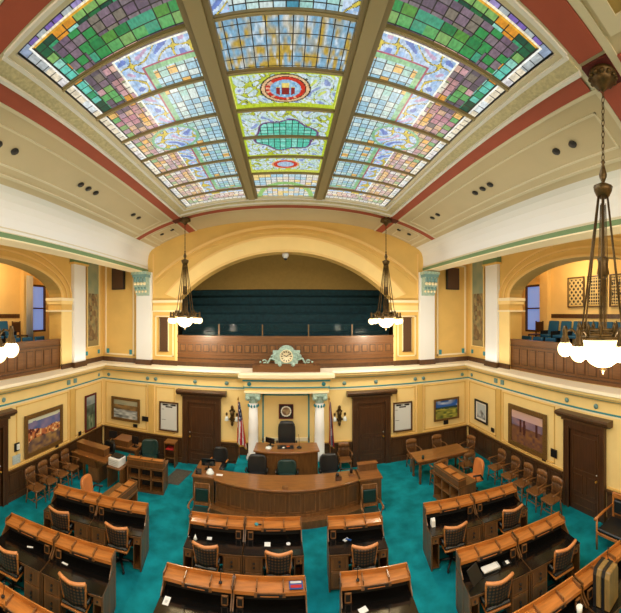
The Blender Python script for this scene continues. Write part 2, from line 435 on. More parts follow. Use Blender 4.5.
sky = thing('skylight', 'large coloured stained glass skylight set into the curved ceiling', 'skylight', (0, SY0, EYE + H0))
ROWS = [SY0, 3.5, 4.34, 5.17, 5.985, 6.75, 7.54, 8.34, SY1]
def glass(x0, x1, y0, y1, fn):
    mb = MB(); cols = []; g_ = .0135
    nx = max(2, round((x1 - x0) / g_)); ny = max(2, round((y1 - y0) / g_))
    ox, oy, oz = 0, SY0, EYE + H0
    for j in range(ny + 1):
        y = y0 + (y1 - y0) * j / ny
        for i in range(nx + 1):
            x = x0 + (x1 - x0) * i / nx; mb.v.append((x - ox, y - oy, vz(x) + .02 - oz))
    for j in range(ny):
        for i in range(nx):
            a = j * (nx + 1) + i; mb.f.append((a, a + nx + 1, a + nx + 2, a + 1)); mb.m.append(0); mb.sm.append(False)
            cols.append(fn(x0 + (x1 - x0) * (i + .5) / nx, y0 + (y1 - y0) * (j + .5) / ny))
    mb.mats = ['glassy']
    return mb.build('stained_glass_panel', sky, colors=cols)
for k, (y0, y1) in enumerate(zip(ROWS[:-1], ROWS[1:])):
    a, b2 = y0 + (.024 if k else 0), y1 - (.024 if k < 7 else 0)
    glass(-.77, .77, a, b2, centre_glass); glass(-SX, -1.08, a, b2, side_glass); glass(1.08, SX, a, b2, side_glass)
def skypart(name, fn):
    mb = MB(); fn(mb); mb.v = [(x, y - SY0, z - EYE - H0) for x, y, z in mb.v]; return mb.build(name, sky)
for s in (-1, 1):
    def f(mb):
        vstrip(mb, s * .77, s * 1.08, SY0, SY1, 'rib', .045, .12, 1)
        vstrip(mb, s * .84, s * 1.01, SY0, SY1, 'ribl', .07, .04, 1)
    skypart('beam', f)
for y in ROWS[1:-1]:
    for x0, x1 in ((-SX, -1.08), (-.77, .77), (1.08, SX)):
        def f(mb): vstrip(mb, x0, x1, y - .028, y + .028, 'rib', .01, .06, 6); vstrip(mb, x0, x1, y - .014, y + .014, 'ribl', .024, .02, 6)
        skypart('rib', f)
def f(mb):
    for a, b2, m, d in ((0, .07, 'beige2', .03), (.07, .12, 'white', .05), (.12, .3, 'stencil', .045), (.3, .35, 'white', .08), (.35, .38, 'beige2', .05)):
        for s in (-1, 1): vstrip(mb, s * (SX + a), s * (SX + b2), SY0 - min(b2, .1) , SY1 + b2, m, d, d + .03, 1)
        vstrip(mb, -SX - a, SX + a, SY1 + a, SY1 + b2, m, d, d + .03)
        if b2 < .13: vstrip(mb, -SX - a, SX + a, SY0 - b2, SY0 - a, m, d, d + .03)
skypart('moulded_frame', f)

# ------------------------------------------------------------------ walls
def sidewall(s):
    w = MB()
    w.box((s * XW, YF, 0), (s * (XW + .3), YB + .3, 3.5), 'wall')
    # upper wall with an arched opening between y=3.1 and y=8.74
    y0, y1, spr, rise = 3.1, 8.74, 5.92, 1.02
    xo, xi = s * XW, s * (XW + .55)
    pts = [(y0, spr)] + [((y0 + y1) / 2 - (y1 - y0) / 2 * cos(pi * k / 24), spr + rise * sin(pi * k / 24)) for k in range(1, 24)] + [(y1, spr)]
    for (ya, za), (yb, zb) in zip(pts[:-1], pts[1:]):
        for x in (xo, xi): w.add([(x, ya, za), (x, yb, zb), (x, yb, 7.7), (x, ya, 7.7)], [(0, 1, 2, 3)], 'gold')
        w.add([(xo, ya, za), (xo, yb, zb), (xi, yb, zb), (xi, ya, za)], [(0, 1, 2, 3)], 'olive', True)
    w.box((xo, y1, 3.5), (xi, YB + .1, 7.7), 'gold'); w.box((xo, YF, 3.5), (xi, y0, 7.7), 'gold')
    return struct(w, 'wall_' + ('left' if s < 0 else 'right'))
sidewall(-1); sidewall(1)

AX, ASP, AR = 3.86, 5.87, 1.64     # arch of the rear gallery
def arcpts(h, z0, rise, n=32):
    Rr = (h * h + rise * rise) / (2 * rise); zc = z0 + rise - Rr; a0 = math.asin(h / Rr)
    return [(Rr * sin(-a0 + 2 * a0 * k / n), zc + Rr * cos(-a0 + 2 * a0 * k / n)) for k in range(n + 1)]
w = MB()
w.box((-XW - .3, YB, 0), (XW + .3, YB + .3, 3.5), 'wall')
for s in (-1, 1):
    w.box((s * AX, YB, 3.5), (s * 5.3, YB + .5, 8.5), 'gold'); w.box((s * 5.1, YB, 3.5), (s * 10.4, YB + .3, 7.7), 'gold')
pp = arcpts(AX, ASP, AR)
for (xa, za), (xb, zb) in zip(pp[:-1], pp[1:]):
    for y in (YB, YB + .5): w.add([(xa, y, za), (xb, y, zb), (xb, y, 8.75), (xa, y, 8.75)], [(0, 1, 2, 3)], 'gold')
    w.add([(xa, YB, za), (xb, YB, zb), (xb, YB + .5, zb), (xa, YB + .5, za)], [(0, 1, 2, 3)], 'gold', True)
w.box((-AX, YB + .08, 3.5), (AX, YB + .3, 3.62), 'dwood')
struct(w, 'wall_back')
w = MB(); w.box((-XW - 3.3, YF - .3, 0), (XW + 3.3, YF, 8.8), 'gold'); struct(w, 'wall_front')

def band(mb, inner, outer, y0, y1, m):
    for (a, b2), (c1, d) in zip(zip(inner[:-1], inner[1:]), zip(outer[:-1], outer[1:])):
        vs = [(p[0], y, p[1]) for y in (y0, y1) for p in (a, b2, d, c1)]
        mb.add(vs, [(0, 1, 2, 3), (7, 6, 5, 4), (0, 4, 5, 1), (1, 5, 6, 2), (2, 6, 7, 3), (3, 7, 4, 0)], m)
def sc(pts, k): return [(x * (1 + k / AX * .9), z + k) for x, z in pts]
t = MB()
pin = arcpts(3.86, 5.87, 1.64)
band(t, [(x * 1.02, z + .07) for x, z in pin], arcpts(4.3, 6.08, 1.95), YB - .015, YB, 'wall')  # paler paint on the arch band; its lit look is put into the colour
band(t, pin, [(x * 1.02, z + .07) for x, z in pin], YB - .05, YB + .02, 'goldl')
pm = arcpts(4.3, 6.08, 1.95); pm2 = arcpts(4.36, 6.1, 2.0)
band(t, pm, pm2, YB - .03, YB, 'goldl')
po = arcpts(4.78, 6.62, 1.72); po2 = arcpts(4.8, 6.7, 1.74)
band(t, po, po2, YB - .06, YB, 'goldl')
pq = arcpts(4.7, 6.48, 1.72); pq2 = arcpts(4.72, 6.53, 1.73)
band(t, pq, pq2, YB - .03, YB, 'gold')
for s in (-1, 1):
    # capital block, framed pier with brown grille panel
    t.box((s * 3.68, YB - .1, 5.78), (s * 4.84, YB + .0, 5.87), 'cream'); t.box((s * 3.72, YB - .07, 5.68), (s * 4.83, YB, 5.78), 'gold')
    t.box((s * 3.78, YB - .05, 5.5), (s * 4.83, YB, 5.68), 'wall'); t.box((s * 3.74, YB - .07, 5.44), (s * 4.83, YB, 5.5), 'cream')
    t.box((s * 3.86, YB - .02, 3.62), (s * 3.95, YB + .5, 5.44), 'wall')
    for a, b2 in (((4.02, 3.8), (4.06, 5.3)), ((4.7, 3.8), (4.74, 5.3)), ((4.02, 3.8), (4.74, 3.84)), ((4.02, 5.26), (4.74, 5.3))):
        t.box((s * a[0], YB - .03, a[1]), (s * b2[0], YB, b2[1]), 'cream')
    t.box((s * 4.2, YB - .03, 3.98), (s * 4.57, YB, 5.24), 'cream')
    t.box((s * 4.8, YB - .04, 6.1), (s * 4.84, YB, 7.6), 'goldl')
    # white pilaster under the corbel
    t.box((s * 4.86, YB - .16, 3.62), (s * 5.46, YB, 6.92), 'white')
    # panel in the rear corner bay
    for x in (5.62, 6.86): t.box((s * x, YB - .03, 3.75), (s * (x + .06), YB, 7.3), 'cream')
    for z in (3.75, 7.24): t.box((s * 5.62, YB - .03, z), (s * 6.92, YB, z + .06), 'cream')
    for x in (5.72, 6.74): t.box((s * x, YB - .04, 3.8), (s * (x + .1), YB, 3.98), 'teal')
    # side wall: pier, white pilaster with green cap, mural panel, arch mouldings
    X = XW
    t.box((s * X, 9.28, 3.62), (s * (X - .14), 9.98, 7.45), 'white')
    t.box((s * X, 9.2, 7.18), (s * (X - .2), 10.06, 7.6), 'green'); t.box((s * X, 9.17, 7.12), (s * (X - .22), 10.09, 7.18), 'gold')
    t.box((s * X, 8.7, 3.62), (s * (X - .05), 9.26, 5.5), 'wall')
    t.box((s * (X - .1), 8.62, 5.82), (s * (X + .62), 9.3, 5.92), 'cream'); t.box((s * (X - .07), 8.66, 5.7), (s * (X + .6), 9.28, 5.82), 'wall')
    t.box((s * (X - .05), 8.7, 5.5), (s * (X + .56), 9.27, 5.7), 'gold'); t.box((s * (X - .09), 8.63, 5.44), (s * (X + .62), 9.29, 5.5), 'cream')
    for ky, off, th in ((0, .0, .07), (0, .26, .05), (0, .5, .06)):
        cy, hy = 5.92, 2.82 + off; r0 = 1.02 + off * .9
        for k in range(30):
            a, b2 = pi * k / 30, pi * (k + 1) / 30
            ya, za, yb, zb = cy - hy * cos(a), 5.92 + r0 * sin(a), cy - hy * cos(b2), 5.92 + r0 * sin(b2)
            k2 = 1 + th / hy; yc, zc = cy - (hy + th) * cos(a), 5.92 + (r0 + th) * sin(a); yd, zd = cy - (hy + th) * cos(b2), 5.92 + (r0 + th) * sin(b2)
            if max(zc, zd) > 7.6: continue
            x0, x1 = s * (X - .05), s * X
            t.add([(x0, ya, za), (x0, yb, zb), (x0, yd, zd), (x0, yc, zc), (x1, ya, za), (x1, yb, zb), (x1, yd, zd), (x1, yc, zc)],
                  [(0, 1, 2, 3), (0, 4, 5, 1), (2, 6, 7, 3), (1, 5, 6, 2), (3, 7, 4, 0)], 'goldl')
    for y in (10.12, 11.2): t.box((s * X, y - .04, 3.75), (s * (X - .03), y + .02, 7.3), 'goldl')
    for y in (10.18, 11.02): t.box((s * X, y, 3.8), (s * (X - .04), y + .1, 3.95), 'teal')
trim(t)
# dark base boards of the upper storey
for nm, a, b2 in (('left', (-XW + .06, 8.7, 3.47), (-XW, YB, 3.66)), ('right', (XW - .06, 8.7, 3.47), (XW, YB, 3.66)), ('back', (-XW, YB - .08, 3.47), (-3.86, YB, 3.66))):
    t = MB(); t.box(a, b2, 'dwood')
    if nm == 'back': t.box((XW, YB - .08, 3.47), (3.86, YB, 3.66), 'dwood')
    for s in (-1, 1):
        if nm == 'back': t.box((s * 4.84, YB - .2, 3.47), (s * 5.48, YB, 3.66), 'dwood')
    if nm != 'back':
        s = -1 if nm == 'left' else 1; t.box((s * (XW - .18), 9.24, 3.47), (s * XW, 10.02, 3.66), 'dwood')
    struct(t, 'baseboard_' + nm)
# cornice ledge, frieze lines (left, right, back)
CP = [(0, 3.5, 'ledge'), (.34, 3.44, 'ledge'), (.36, 3.36, 'cream'), (.30, 3.33, 'wall'), (.29, 3.27, 'cream'), (.2, 3.23, 'wall'), (.15, 3.17, 'teal'), (.1, 3.14, 'wall'), (.05, 3.1, 'wall'), (0, 3.09, 'wall')]
def cornice(s):
    t = MB()
    for (d0, z0, m0), (d1, z1, _m) in zip(CP[:-1], CP[1:]):
        if s: t.add([(s * (XW - d0), YF, z0), (s * (XW - d1), YF, z1), (s * (XW - d1), YB - d1, z1), (s * (XW - d0), YB - d0, z0)], [(0, 1, 2, 3)], m0)
        else: t.add([(-XW + d0, YB - d0, z0), (-XW + d1, YB - d1, z1), (XW - d1, YB - d1, z1), (XW - d0, YB - d0, z0)], [(0, 1, 2, 3)], m0)
    if s:
        t.box((s * XW, YF, 2.77), (s * (XW - .03), YB - .03, 2.81), 'teal'); t.box((s * XW, YF, 2.72), (s * (XW - .02), YB - .02, 2.765), 'cream')
        for y in (9.12, 9.5): t.box((s * XW, y - .08, 2.9), (s * (XW - .04), y + .08, 3.06), 'rosette')
        for y in (6.14, 5.12, 11.1, 3.2, 2.6): t.lathe([(.07, 0), (.07, .02), (.04, .03), (.03, .02), (.001, .025)], (s * XW - (s * .04 if s > 0 else -.0), y, 2.94), 'rosette', 10, 'x')
    else:
        t.box((-XW, YB, 2.77), (XW, YB - .03, 2.81), 'teal'); t.box((-XW, YB, 2.72), (XW, YB - .02, 2.765), 'cream')
        for x in (-6.75, -5.05, -4.72, -3.2, -2.05, 2.05, 3.2, 4.72, 5.05, 6.75): t.lathe([(.07, 0), (.07, .02), (.04, .03), (.03, .02), (.001, .025)], (x, YB - .04, 2.94), 'rosette', 10, 'y')
    trim(t)
cornice(-1); cornice(1); cornice(0)
# shallow wall pilasters and moulded panel frames of the lower storey
t = MB()
for s in (-1, 1):
    t.box((s * XW, 9.18, .9), (s * (XW - .06), 9.42, 2.72), 'gold')
    t.box((s * 4.8, YB, .9), (s * 5.0, YB - .06, 2.72), 'gold')
    def fr(a0, a1, z0=.98, z1=2.66, wd=.03):
        for p, q in (((a0, z0), (a0 + wd, z1)), ((a1 - wd, z0), (a1, z1)), ((a0, z0), (a1, z0 + wd)), ((a0, z1 - wd), (a1, z1))):
            yield p, q
    for a0, a1 in ((6.62, 9.1), (9.5, 11.3)):
        for p, q in fr(a0, a1): t.box((s * XW, p[0], p[1]), (s * (XW - .025), q[0], q[1]), 'gold')
    for a0, a1 in ((5.1, 6.9), (3.98, 4.72)):
        for p, q in fr(a0, a1): t.box((s * p[0], YB, p[1]), (s * q[0], YB - .025, q[1]), 'gold')
trim(t)
# wainscot
def wains(s):
    t = MB()
    def seg(a, b2):
        def bx(u0, u1, d0, d1, z0, z1, m):
            if s: t.box((s * (XW - d0), u0, z0), (s * (XW - d1), u1, z1), m)
            else: t.box((u0, YB - d0, z0), (u1, YB - d1, z1), m)
        bx(a, b2, 0, .05, 0, .84, 'dwood'); bx(a, b2, 0, .1, .84, .89, 'dwood'); bx(a, b2, 0, .04, .89, .93, 'gold')
        bx(a, b2, 0, .075, 0, .17, 'dwood')
        n = max(1, round((b2 - a) / .55)); w_ = (b2 - a) / n
        for k in range(n):
            u = a + k * w_; bx(u + .05, u + .08, 0, .065, .24, .76, 'dwood'); bx(u + w_ - .08, u + w_ - .05, 0, .065, .24, .76, 'dwood')
            bx(u + .05, u + w_ - .05, 0, .065, .24, .27, 'dwood'); bx(u + .05, u + w_ - .05, 0, .065, .73, .76, 'dwood')
    if s: seg(6.26, YB - .1); seg(YF, 4.76)
    else:
        for a, b2 in ((-XW + .1, -3.68), (-2.27, 2.32), (3.76, XW - .1)): seg(a, b2)
    trim(t)
wains(-1); wains(1); wains(0)

# doors -------------------------------------------------------------
def door(k, side, c):
    """c = centre along the wall; side 0 back, -1 left, 1 right"""
    e = bpy.data.objects.new('door_%d' % k, None); COL.objects.link(e); e['kind'] = 'structure'
    e.location = (c, YB, 0) if side == 0 else (side * XW, c, 0)
    e.rotation_euler = (0, 0, 0 if side == 0 else -side * pi / 2)
    f = MB()
    for s in (-1, 1):
        f.box((s * .5, -.1, 0), (s * .69, -.001, 2.2), 'door'); f.box((s * .5, -.13, 0), (s * .53, -.002, 2.26), 'dwood'); f.box((s * .66, -.12, 0), (s * .7, -.001, 2.42), 'dwood')
    f.box((-.69, -.1, 2.2), (.69, -.001, 2.42), 'door'); f.build('door_frame', e, .005)
    f = MB(); f.box((-.74, -.16, 2.42), (.74, -.001, 2.48), 'dwood'); f.prism([(-.001, 2.48), (-.16, 2.48), (-.2, 2.53), (-.26, 2.56), (-.28, 2.62), (-.24, 2.66), (-.001, 2.66)], 'x', -.9, .9, 'dwood')
    f.build('lintel', e)
    f = MB(); f.box((-.5, -.05, 0), (.5, -.02, 2.2), 'door')
    for z0, z1 in ((.15, .4), (.5, 1.0), (1.1, 2.05)):
        cols = ((-.4, -.05), (.05, .4)) if z0 > .45 and z0 < 1.05 else ((-.4, .4),)
        for a, b2 in cols:
            f.box((a, -.062, z0), (b2, -.05, z0 + .03), 'dwood'); f.box((a, -.062, z1 - .03), (b2, -.05, z1), 'dwood')
            f.box((a, -.062, z0), (a + .03, -.05, z1), 'dwood'); f.box((b2 - .03, -.062, z0), (b2, -.05, z1), 'dwood')
    dl = f.build('door_leaf', e)
    kx = -.43 if c < 0 and side == 0 else .43
    f = MB(); f.ball((kx, -.1, .98), .032, 'brass', 10); f.lathe([(.03, 0), (.03, -.03), (.012, -.04)], (kx, -.05, .98), 'brass', 10, 'y'); f.build('door_knob', dl)
    f = MB(); f.ball((kx, -.07, 1.14), .02, 'plastic', 8); f.build('deadbolt', dl)
door(1, 0, -2.95); door(2, 0, 3.03); door(3, -1, 5.52); door(4, 1, 5.5)

# columns, entablature and niche behind the dais
for x, w_ in ((-1.08, 'left'), (1.14, 'right')):
    e = thing('column', 'white round column with teal carved capital, %s of the tall leather chair' % w_, 'column', (x, 11.04, .5), 0, 'columns behind the dais')
    f = MB(); f.lathe([(.24, 0), (.24, .06), (.2, .1), (.21, .14), (.17, .18), (.168, .9), (.145, 1.9)], (0, 0, 0), 'white', 24); f.build('shaft', e)
    f = MB(); f.lathe([(.15, 1.9), (.16, 1.93), (.15, 1.95), (.17, 2.04), (.2, 2.12)], (0, 0, 0), 'verd', 16); f.box((-.24, -.24, 2.15), (.24, .24, 2.22), 'verd')
    for sx in (-1, 1):
        for sy in (-1, 1): f.lathe([(.07, -.05), (.09, 0), (.07, .05)], (sx * .17, sy * .2, 2.08), 'verd', 10, 'y')
    for k in range(10): f.ball((.165 * cos(k * .628), .165 * sin(k * .628), 1.8), .03, 'teal', 6, 1.7)
    f.build('capital', e)
t = MB()
for d, z0, z1, m in ((.0, 2.74, 2.8, 'cream'), (-.02, 2.8, 2.92, 'wall'), (.02, 2.92, 2.96, 'teal'), (-.01, 2.96, 3.14, 'wall'), (.04, 3.14, 3.21, 'teal'), (.1, 3.21, 3.27, 'wall'), (.17, 3.27, 3.38, 'cream'), (.13, 3.38, 3.44, 'ledge')):
    t.box((-1.38 - d, 10.86 - d, z0), (1.44 + d, YB, z1), m)
for x in (-1.2, 1.26): t.lathe([(.07, 0), (.07, .03), (.03, .04)], (x, 10.84, 3.05), 'teal', 10, 'y')
for x in (-.8, .78): t.box((x, YB, .5), (x + .05, YB - .03, 2.6), 'teal')
t.box((-.8, YB, 2.55), (.83, YB - .03, 2.6), 'teal'); t.box((-.8, YB, .98), (.83, YB - .03, 1.1), 'cream')
trim(t)

# corbels under the beam ends
for s, w_ in ((-1, 'left'), (1, 'right')):
    f = MB()
    f.box((-.31, -.42, .76), (.31, 0, .86), 'verd'); f.box((-.28, -.38, .66), (.28, 0, .76), 'rosette')
    f.prism([(0, 0), (-.1, .04), (-.2, .14), (-.3, .34), (-.36, .66), (0, .66)], 'x', -.25, .25, 'verd')
    for k in range(4):
        f.lathe([(.05, -.02), (.055, .1), (.03, .16)], (-.19 + k * .127, -.34, .5), 'rosette', 8); f.ball((-.19 + k * .127, -.33, .42), .06, 'cream', 8)
        f.ball((-.19 + k * .127, -.27, .26), .05, 'rosette', 8); f.ball((-.19 + k * .127, -.22, .14), .045, 'cream', 8)
    o = f.build('corbel', loc=(s * 5.16, YB - .165, 6.05)); tag(o, 'carved verdigris corbel on the white pilaster %s of the rear arch' % w_, 'corbel', 'corbels under the ceiling beams')

# ------------------------------------------------------------------ rear gallery
f = MB(); f.box((-4.9, 15.4, 3.3), (4.9, 15.6, 9), 'olive'); f.box((-5.0, 11.9, 3.3), (-4.9, 15.6, 9), 'olive'); f.box((4.9, 11.9, 3.3), (5.0, 15.6, 9), 'olive'); f.box((-5, 11.9, 8.2), (5, 15.6, 8.3), 'olive')
struct(f, 'wall_back')
f = MB()
for k in range(7): f.box((-4.9, 12.0 + k * .48, 3.3), (4.9, 12.5 + k * .48, 3.7 + k * .38), 'seat')
struct(f, 'floor')
for k in range(7):
    f = MB(); y, z = 12.3 + k * .48, 3.7 + k * .38
    f.box((-4.8, y - .2, z), (4.8, y + .05, z + .18), 'seat'); f.prism([(y + .05, z), (y + .16, z), (y + .2, z + .5), (y + .12, z + .52)], 'x', -4.8, 4.8, 'seat')
    tag(f.build('gallery_bench', bevel=.02), 'dark teal bench row of the rear gallery, row %s behind the glass rail' % ('one', 'two', 'three', 'four', 'five', 'six', 'seven')[k], 'bench', 'benches in the rear gallery')
e = thing('gallery_railing', 'brown panelled wooden railing with glass top across the rear gallery arch', 'railing', (0, YB - .02, 3.5))
f = MB(); f.box((-3.86, 0, 0), (3.86, .1, 1.02), 'rail'); f.box((-3.86, -.04, 1.02), (3.86, .16, 1.1), 'rail'); f.box((-3.86, -.03, .42), (3.86, 0, .46), 'rail')
f.box((-3.86, -.03, .84), (3.86, 0, .88), 'rail'); f.box((-3.86, -.03, 0), (3.86, 0, .14), 'dwood'); f.box((-3.86, -.02, .26), (3.86, 0, .3), 'dwood')
n = 26
for k in range(n):
    x = -3.8 + k * 7.6 / n; f.box((x + .04, -.02, .52), (x + .25, 0, .79), 'dwood'); f.box((x + .07, -.032, .55), (x + .22, -.015, .76), 'oak')
f.build('panelled_front', e)
px_ = [-3.86, -2.34, -.8, .8, 2.34, 3.86]
for x in px_[1:-1]:
    f = MB(); f.box((x - .02, .04, 1.1), (x + .02, .08, 1.5), 'gilt'); f.build('post', e)
for a, b2 in zip(px_[:-1], px_[1:]):
    f = MB(); f.box((a + .03, .055, 1.1), (b2 - .03, .065, 1.48), 'glass'); f.build('glass_panel', e)
# side gallery rails
for s, w_ in ((-1, 'left'), (1, 'right')):
    e = thing('gallery_railing', 'brown panelled wooden railing along the %s side gallery' % w_, 'railing', (s * (XW + .06), 0, 3.47))
    f = MB(); f.box((0, 3.1, 0), (s * .12, 8.74, 1.0), 'rail'); f.box((-s * .03, 3.1, 1.0), (s * .16, 8.74, 1.05), 'rail'); f.box((-s * .02, 3.1, .12), (0, 8.74, .16), 'dwood'); f.box((-s * .025, 3.1, .82), (0, 8.74, .86), 'dwood')
    for k in range(14): y = 3.2 + k * .39; f.box((-s * .012, y, .22), (0, y + .3, .76), 'dwood'); f.box((-s * .02, y + .03, .25), (0, y + .27, .73), 'rail')
    f.build('panelled_front', e)
    f = MB(); f.box((s * (XW + .5), YF, 3.3), (s * 8.4, 11.4, 3.55), 'seat'); f.box((s * 8.4, YF, 3.3), (s * 10.2, 11.4, 4.1), 'seat'); struct(f, 'floor')
    f = MB(); f.box((s * 9.6, YF, 3.3), (s * 9.9, 9.2, 7.7), 'wall'); f.box((s * 9.6, 9.2, 3.3), (s * 9.9, 9.75, 7.7), 'wall'); f.box((s * 9.4, 9.25, 3.3), (s * 9.6, 9.7, 7.7), 'wall')
    f.box((s * 9.6, 9.75, 3.3), (s * 9.9, 11.5, 4.6), 'wall'); f.box((s * 9.6, 9.75, 6.6), (s * 9.9, 11.5, 7.7), 'wall'); f.box((s * 9.6, 10.8, 4.6), (s * 9.9, 11.5, 6.6), 'wall')
    struct(f, 'wall_' + w_)
    f = MB(); f.box((s * 9.57, YF, 5.2), (s * 9.6, 9.2, 5.36), 'dwood'); trim(f)
    e = bpy.data.objects.new('window_%d' % (1 if s < 0 else 2), None); COL.objects.link(e); e['kind'] = 'structure'; e.location = (s * 9.6, 10.27, 4.6)
    f = MB()
    for a, b2 in ((-.53, -.45), (.45, .53)): f.box((0, a, 0), (s * .12, b2, 2), 'dwood')
    for z0, z1 in ((0, .08), (.97, 1.03), (1.92, 2)): f.box((0, -.53, z0), (s * .12, .53, z1), 'dwood')
    f.build('window_frame', e)
    f = MB(); f.box((s * .08, -.45, .08), (s * .1, .45, 1.92), 'sky'); f.build('window_pane', e)
for z0, z1 in ((4.3, 6.9),):
    f = MB(); n = 9
    rows = [[(-9.33 + .03 * sin(i * 1.9), 9.3 + i * .045, z) for i in range(n)] for z in (z1, z0)]
    f.sheet(rows, 'curtain', (.02, 0, 0)); tag(f.build('curtain', loc=(.03, 0, 0)), 'pale curtain hanging beside the left gallery window', 'curtain')
# gallery seats
def gseat(loc, s):
    e = thing('auditorium_chair', '', 'seat', loc, -s * pi / 2 if s > 0 else pi / 2, 'blue seats in the side galleries')
    f = MB(); f.box((-.25, -.25, .38), (.25, .2, .48), 'bseat'); f.build('seat', e, .02)
    f = MB(); f.prism([(.14, .45), (.22, .42), (.32, .98), (.24, 1.0)], 'x', -.25, .25, 'bseat'); f.build('backrest', e, .02)
    for x in (-.29, .27): f = MB(); f.box((x, -.2, 0), (x + .03, .2, .62), 'dark'); f.build('side_frame', e)
    return e
g0 = gseat((9.15, 8.9, 4.1), 1)
g0['label'] = 'blue seat in the right gallery upper row, nearest the pier'
ords = ['second', 'third', 'fourth', 'fifth', 'sixth']
for k in range(5): dup(g0, (9.15, 8.25 - k * .62, 4.1), -pi / 2, 'blue seat in the right gallery upper row, %s from the pier' % ords[k])
for k in range(3): dup(g0, (7.95, 8.55 - k * .62 + .62, 3.55), -pi / 2, 'blue seat in the right gallery lower row, %s from the pier' % ['first'] .__add__(ords)[k])
for k in range(3): dup(g0, (-7.95, 8.9 - k * .62, 3.55), pi / 2, 'blue seat in the left gallery lower row, %s from the pier' % ['first'].__add__(ords)[k])
for k in range(2): dup(g0, (-9.1, 8.1 - k * .62, 4.1), pi / 2, 'blue seat in the left gallery upper row, %s from the curtain' % ['first', 'second'][k])
for s, y, w_ in ((1, 9.6, 'right'), (-1, 8.75, 'left')):
    e = thing('gallery_chair', 'dark wooden chair standing beside the seats of the %s gallery' % w_, 'chair', (s * 9.1, y, 4.1), -s * pi / 2)
    f = MB(); f.box((-.22, -.22, .42), (.22, .22, .46), 'dwood'); f.build('seat', e)
    f = MB(); f.box((-.22, .18, .46), (-.18, .22, .98), 'dwood'); f.box((.18, .18, .46), (.22, .22, .98), 'dwood'); f.box((-.18, .19, .55), (.18, .21, .95), 'dwood'); f.build('backrest', e)
    for x in (-.2, .2):
        for y2 in (-.2, .2):
            f = MB(); f.box((x - .02, y2 - .02, 0), (x + .02, y2 + .02, .42), 'dwood'); f.build('leg', e)

# ------------------------------------------------------------------ pictures and plates
def canvas(w, h, fn, nx, ny):
    mb = MB(); cols = []
    for j in range(ny + 1):
        for i in range(nx + 1): mb.v.append((-w / 2 + w * i / nx, -.012, -h / 2 + h * j / ny))
    for j in range(ny):
        for i in range(nx):
            a = j * (nx + 1) + i; mb.f.append((a, a + 1, a + nx + 2, a + nx + 1)); mb.m.append(0); mb.sm.append(False); cols.append(fn((i + .5) / nx, (j + .5) / ny))
    mb.mats = ['paint']; return mb, cols
def picture(name, label, cat, loc, rz, w, h, fw, fm, fn, nx=40, ny=30, mount=0, group=None):
    e = thing(name, label, cat, loc, rz, group)
    f = MB()
    for p in (((-w / 2, -h / 2), (-w / 2 + fw, h / 2)), ((w / 2 - fw, -h / 2), (w / 2, h / 2)), ((-w / 2 + fw, -h / 2), (w / 2 - fw, -h / 2 + fw)), ((-w / 2 + fw, h / 2 - fw), (w / 2 - fw, h / 2))):
        f.box((p[0][0], -.05, p[0][1]), (p[1][0], -.002, p[1][1]), fm)
    f.box((-w / 2 + .01, -.01, -h / 2 + .01), (w / 2 - .01, -.002, h / 2 - .01), 'picw'); f.build('frame', e, .004)
    mb, cols = canvas(w - 2 * fw + .004, h - 2 * fw + .004, fn, nx, ny); mb.build('canvas', e, colors=cols); return e
def P_herd(u, v):
    if v > .84 + .06 * nz(u, 0, 5): return lin('#cfd0b8')
    if v > .55 + .22 * nz(u, .3, 4, 2): return mix(lin('#3f5a96'), lin('#8a7a9a'), nz(u, v, 9))
    if v > .25 + .2 * nz(u, .1, 6, 5): q = nz(u * 1.4, v, 13, 1); return lin('#e8c890') if q > .72 else lin('#5a2420') if q < .3 else mix(lin('#d8904a'), lin('#a84a38'), nz(u, v, 10, 6))
    return mix(lin('#a8824a'), lin('#4a3a48'), nz(u, v, 12, 4))
def P_vale(u, v):
    if v > .72: return mix(lin('#6a7a80'), lin('#b8c0b8'), nz(u, v, 5))
    if v > .4: return mix(lin('#26382c'), lin('#6a7a6a'), nz(u, v, 7))
    return mix(lin('#2c4a26'), lin('#9aa88a'), nz(u, v, 8, 3) * (1 if abs(u - .5) < .3 else .4))
def P_river(u, v):
    if v > .72: return mix(lin('#8a8f7a'), lin('#c8c0a0'), nz(u, v, 5))
    if v > .45: return mix(lin('#4a3c28'), lin('#a8824a'), nz(u, v, 8))
    return mix(lin('#38444c'), lin('#d8dcd8'), nz(u, v * 2, 7, 2))
def P_green(u, v):
    if v > .62: return mix(lin('#1f5ab0'), lin('#d8e4f0'), max(0, nz(u, v, 6) * 1.6 - .8))
    if v > .45 + .12 * nz(u, 0, 4): return mix(lin('#1c3a4a'), lin('#2a4a34'), nz(u, v, 9))
    return mix(lin('#1e4420'), lin('#c0b848'), nz(u, v * 2, 7, 3))
def P_indian(u, v):
    if v > .74: return mix(lin('#d0a890'), lin('#c0a0a8'), nz(u, v, 4))
    d = (abs(u - .42) < .05 - abs(v - .5) * .1 and v > .3) or (abs(u - .3) < .035 and v > .36) or (abs(u - .8) < .04 and v > .38)
    if d and v < .76: return lin('#4a1c18')
    if v > .52: return mix(lin('#5a5878'), lin('#a07a80'), nz(u, v, 8))
    return mix(lin('#8a5c30'), lin('#5a3a3a'), nz(u, v, 14, 3))
def P_bw(u, v):
    if u < .12 or u > .88 or v < .1 or v > .9: return lin('#e0dcd0')
    if v > .6 - abs(u - .5) * .8: return lin('#b8c0c0')
    return mix(lin('#2a2a2c'), lin('#d0d4d4'), nz(u, v, 7))
picture('painting', 'wide brown-framed painting of a galloping herd under blue hills, on left wall', 'painting', (-XW + .03, 7.83, 1.67), pi / 2, 1.8, 1.28, .13, 'gilt', P_herd, 60, 40)
picture('painting', 'narrow dark-framed painting of a misty green valley, left wall by corner', 'painting', (-XW + .03, 10.45, 1.62), pi / 2, .74, 1.36, .06, 'maroon', P_vale, 24, 44)
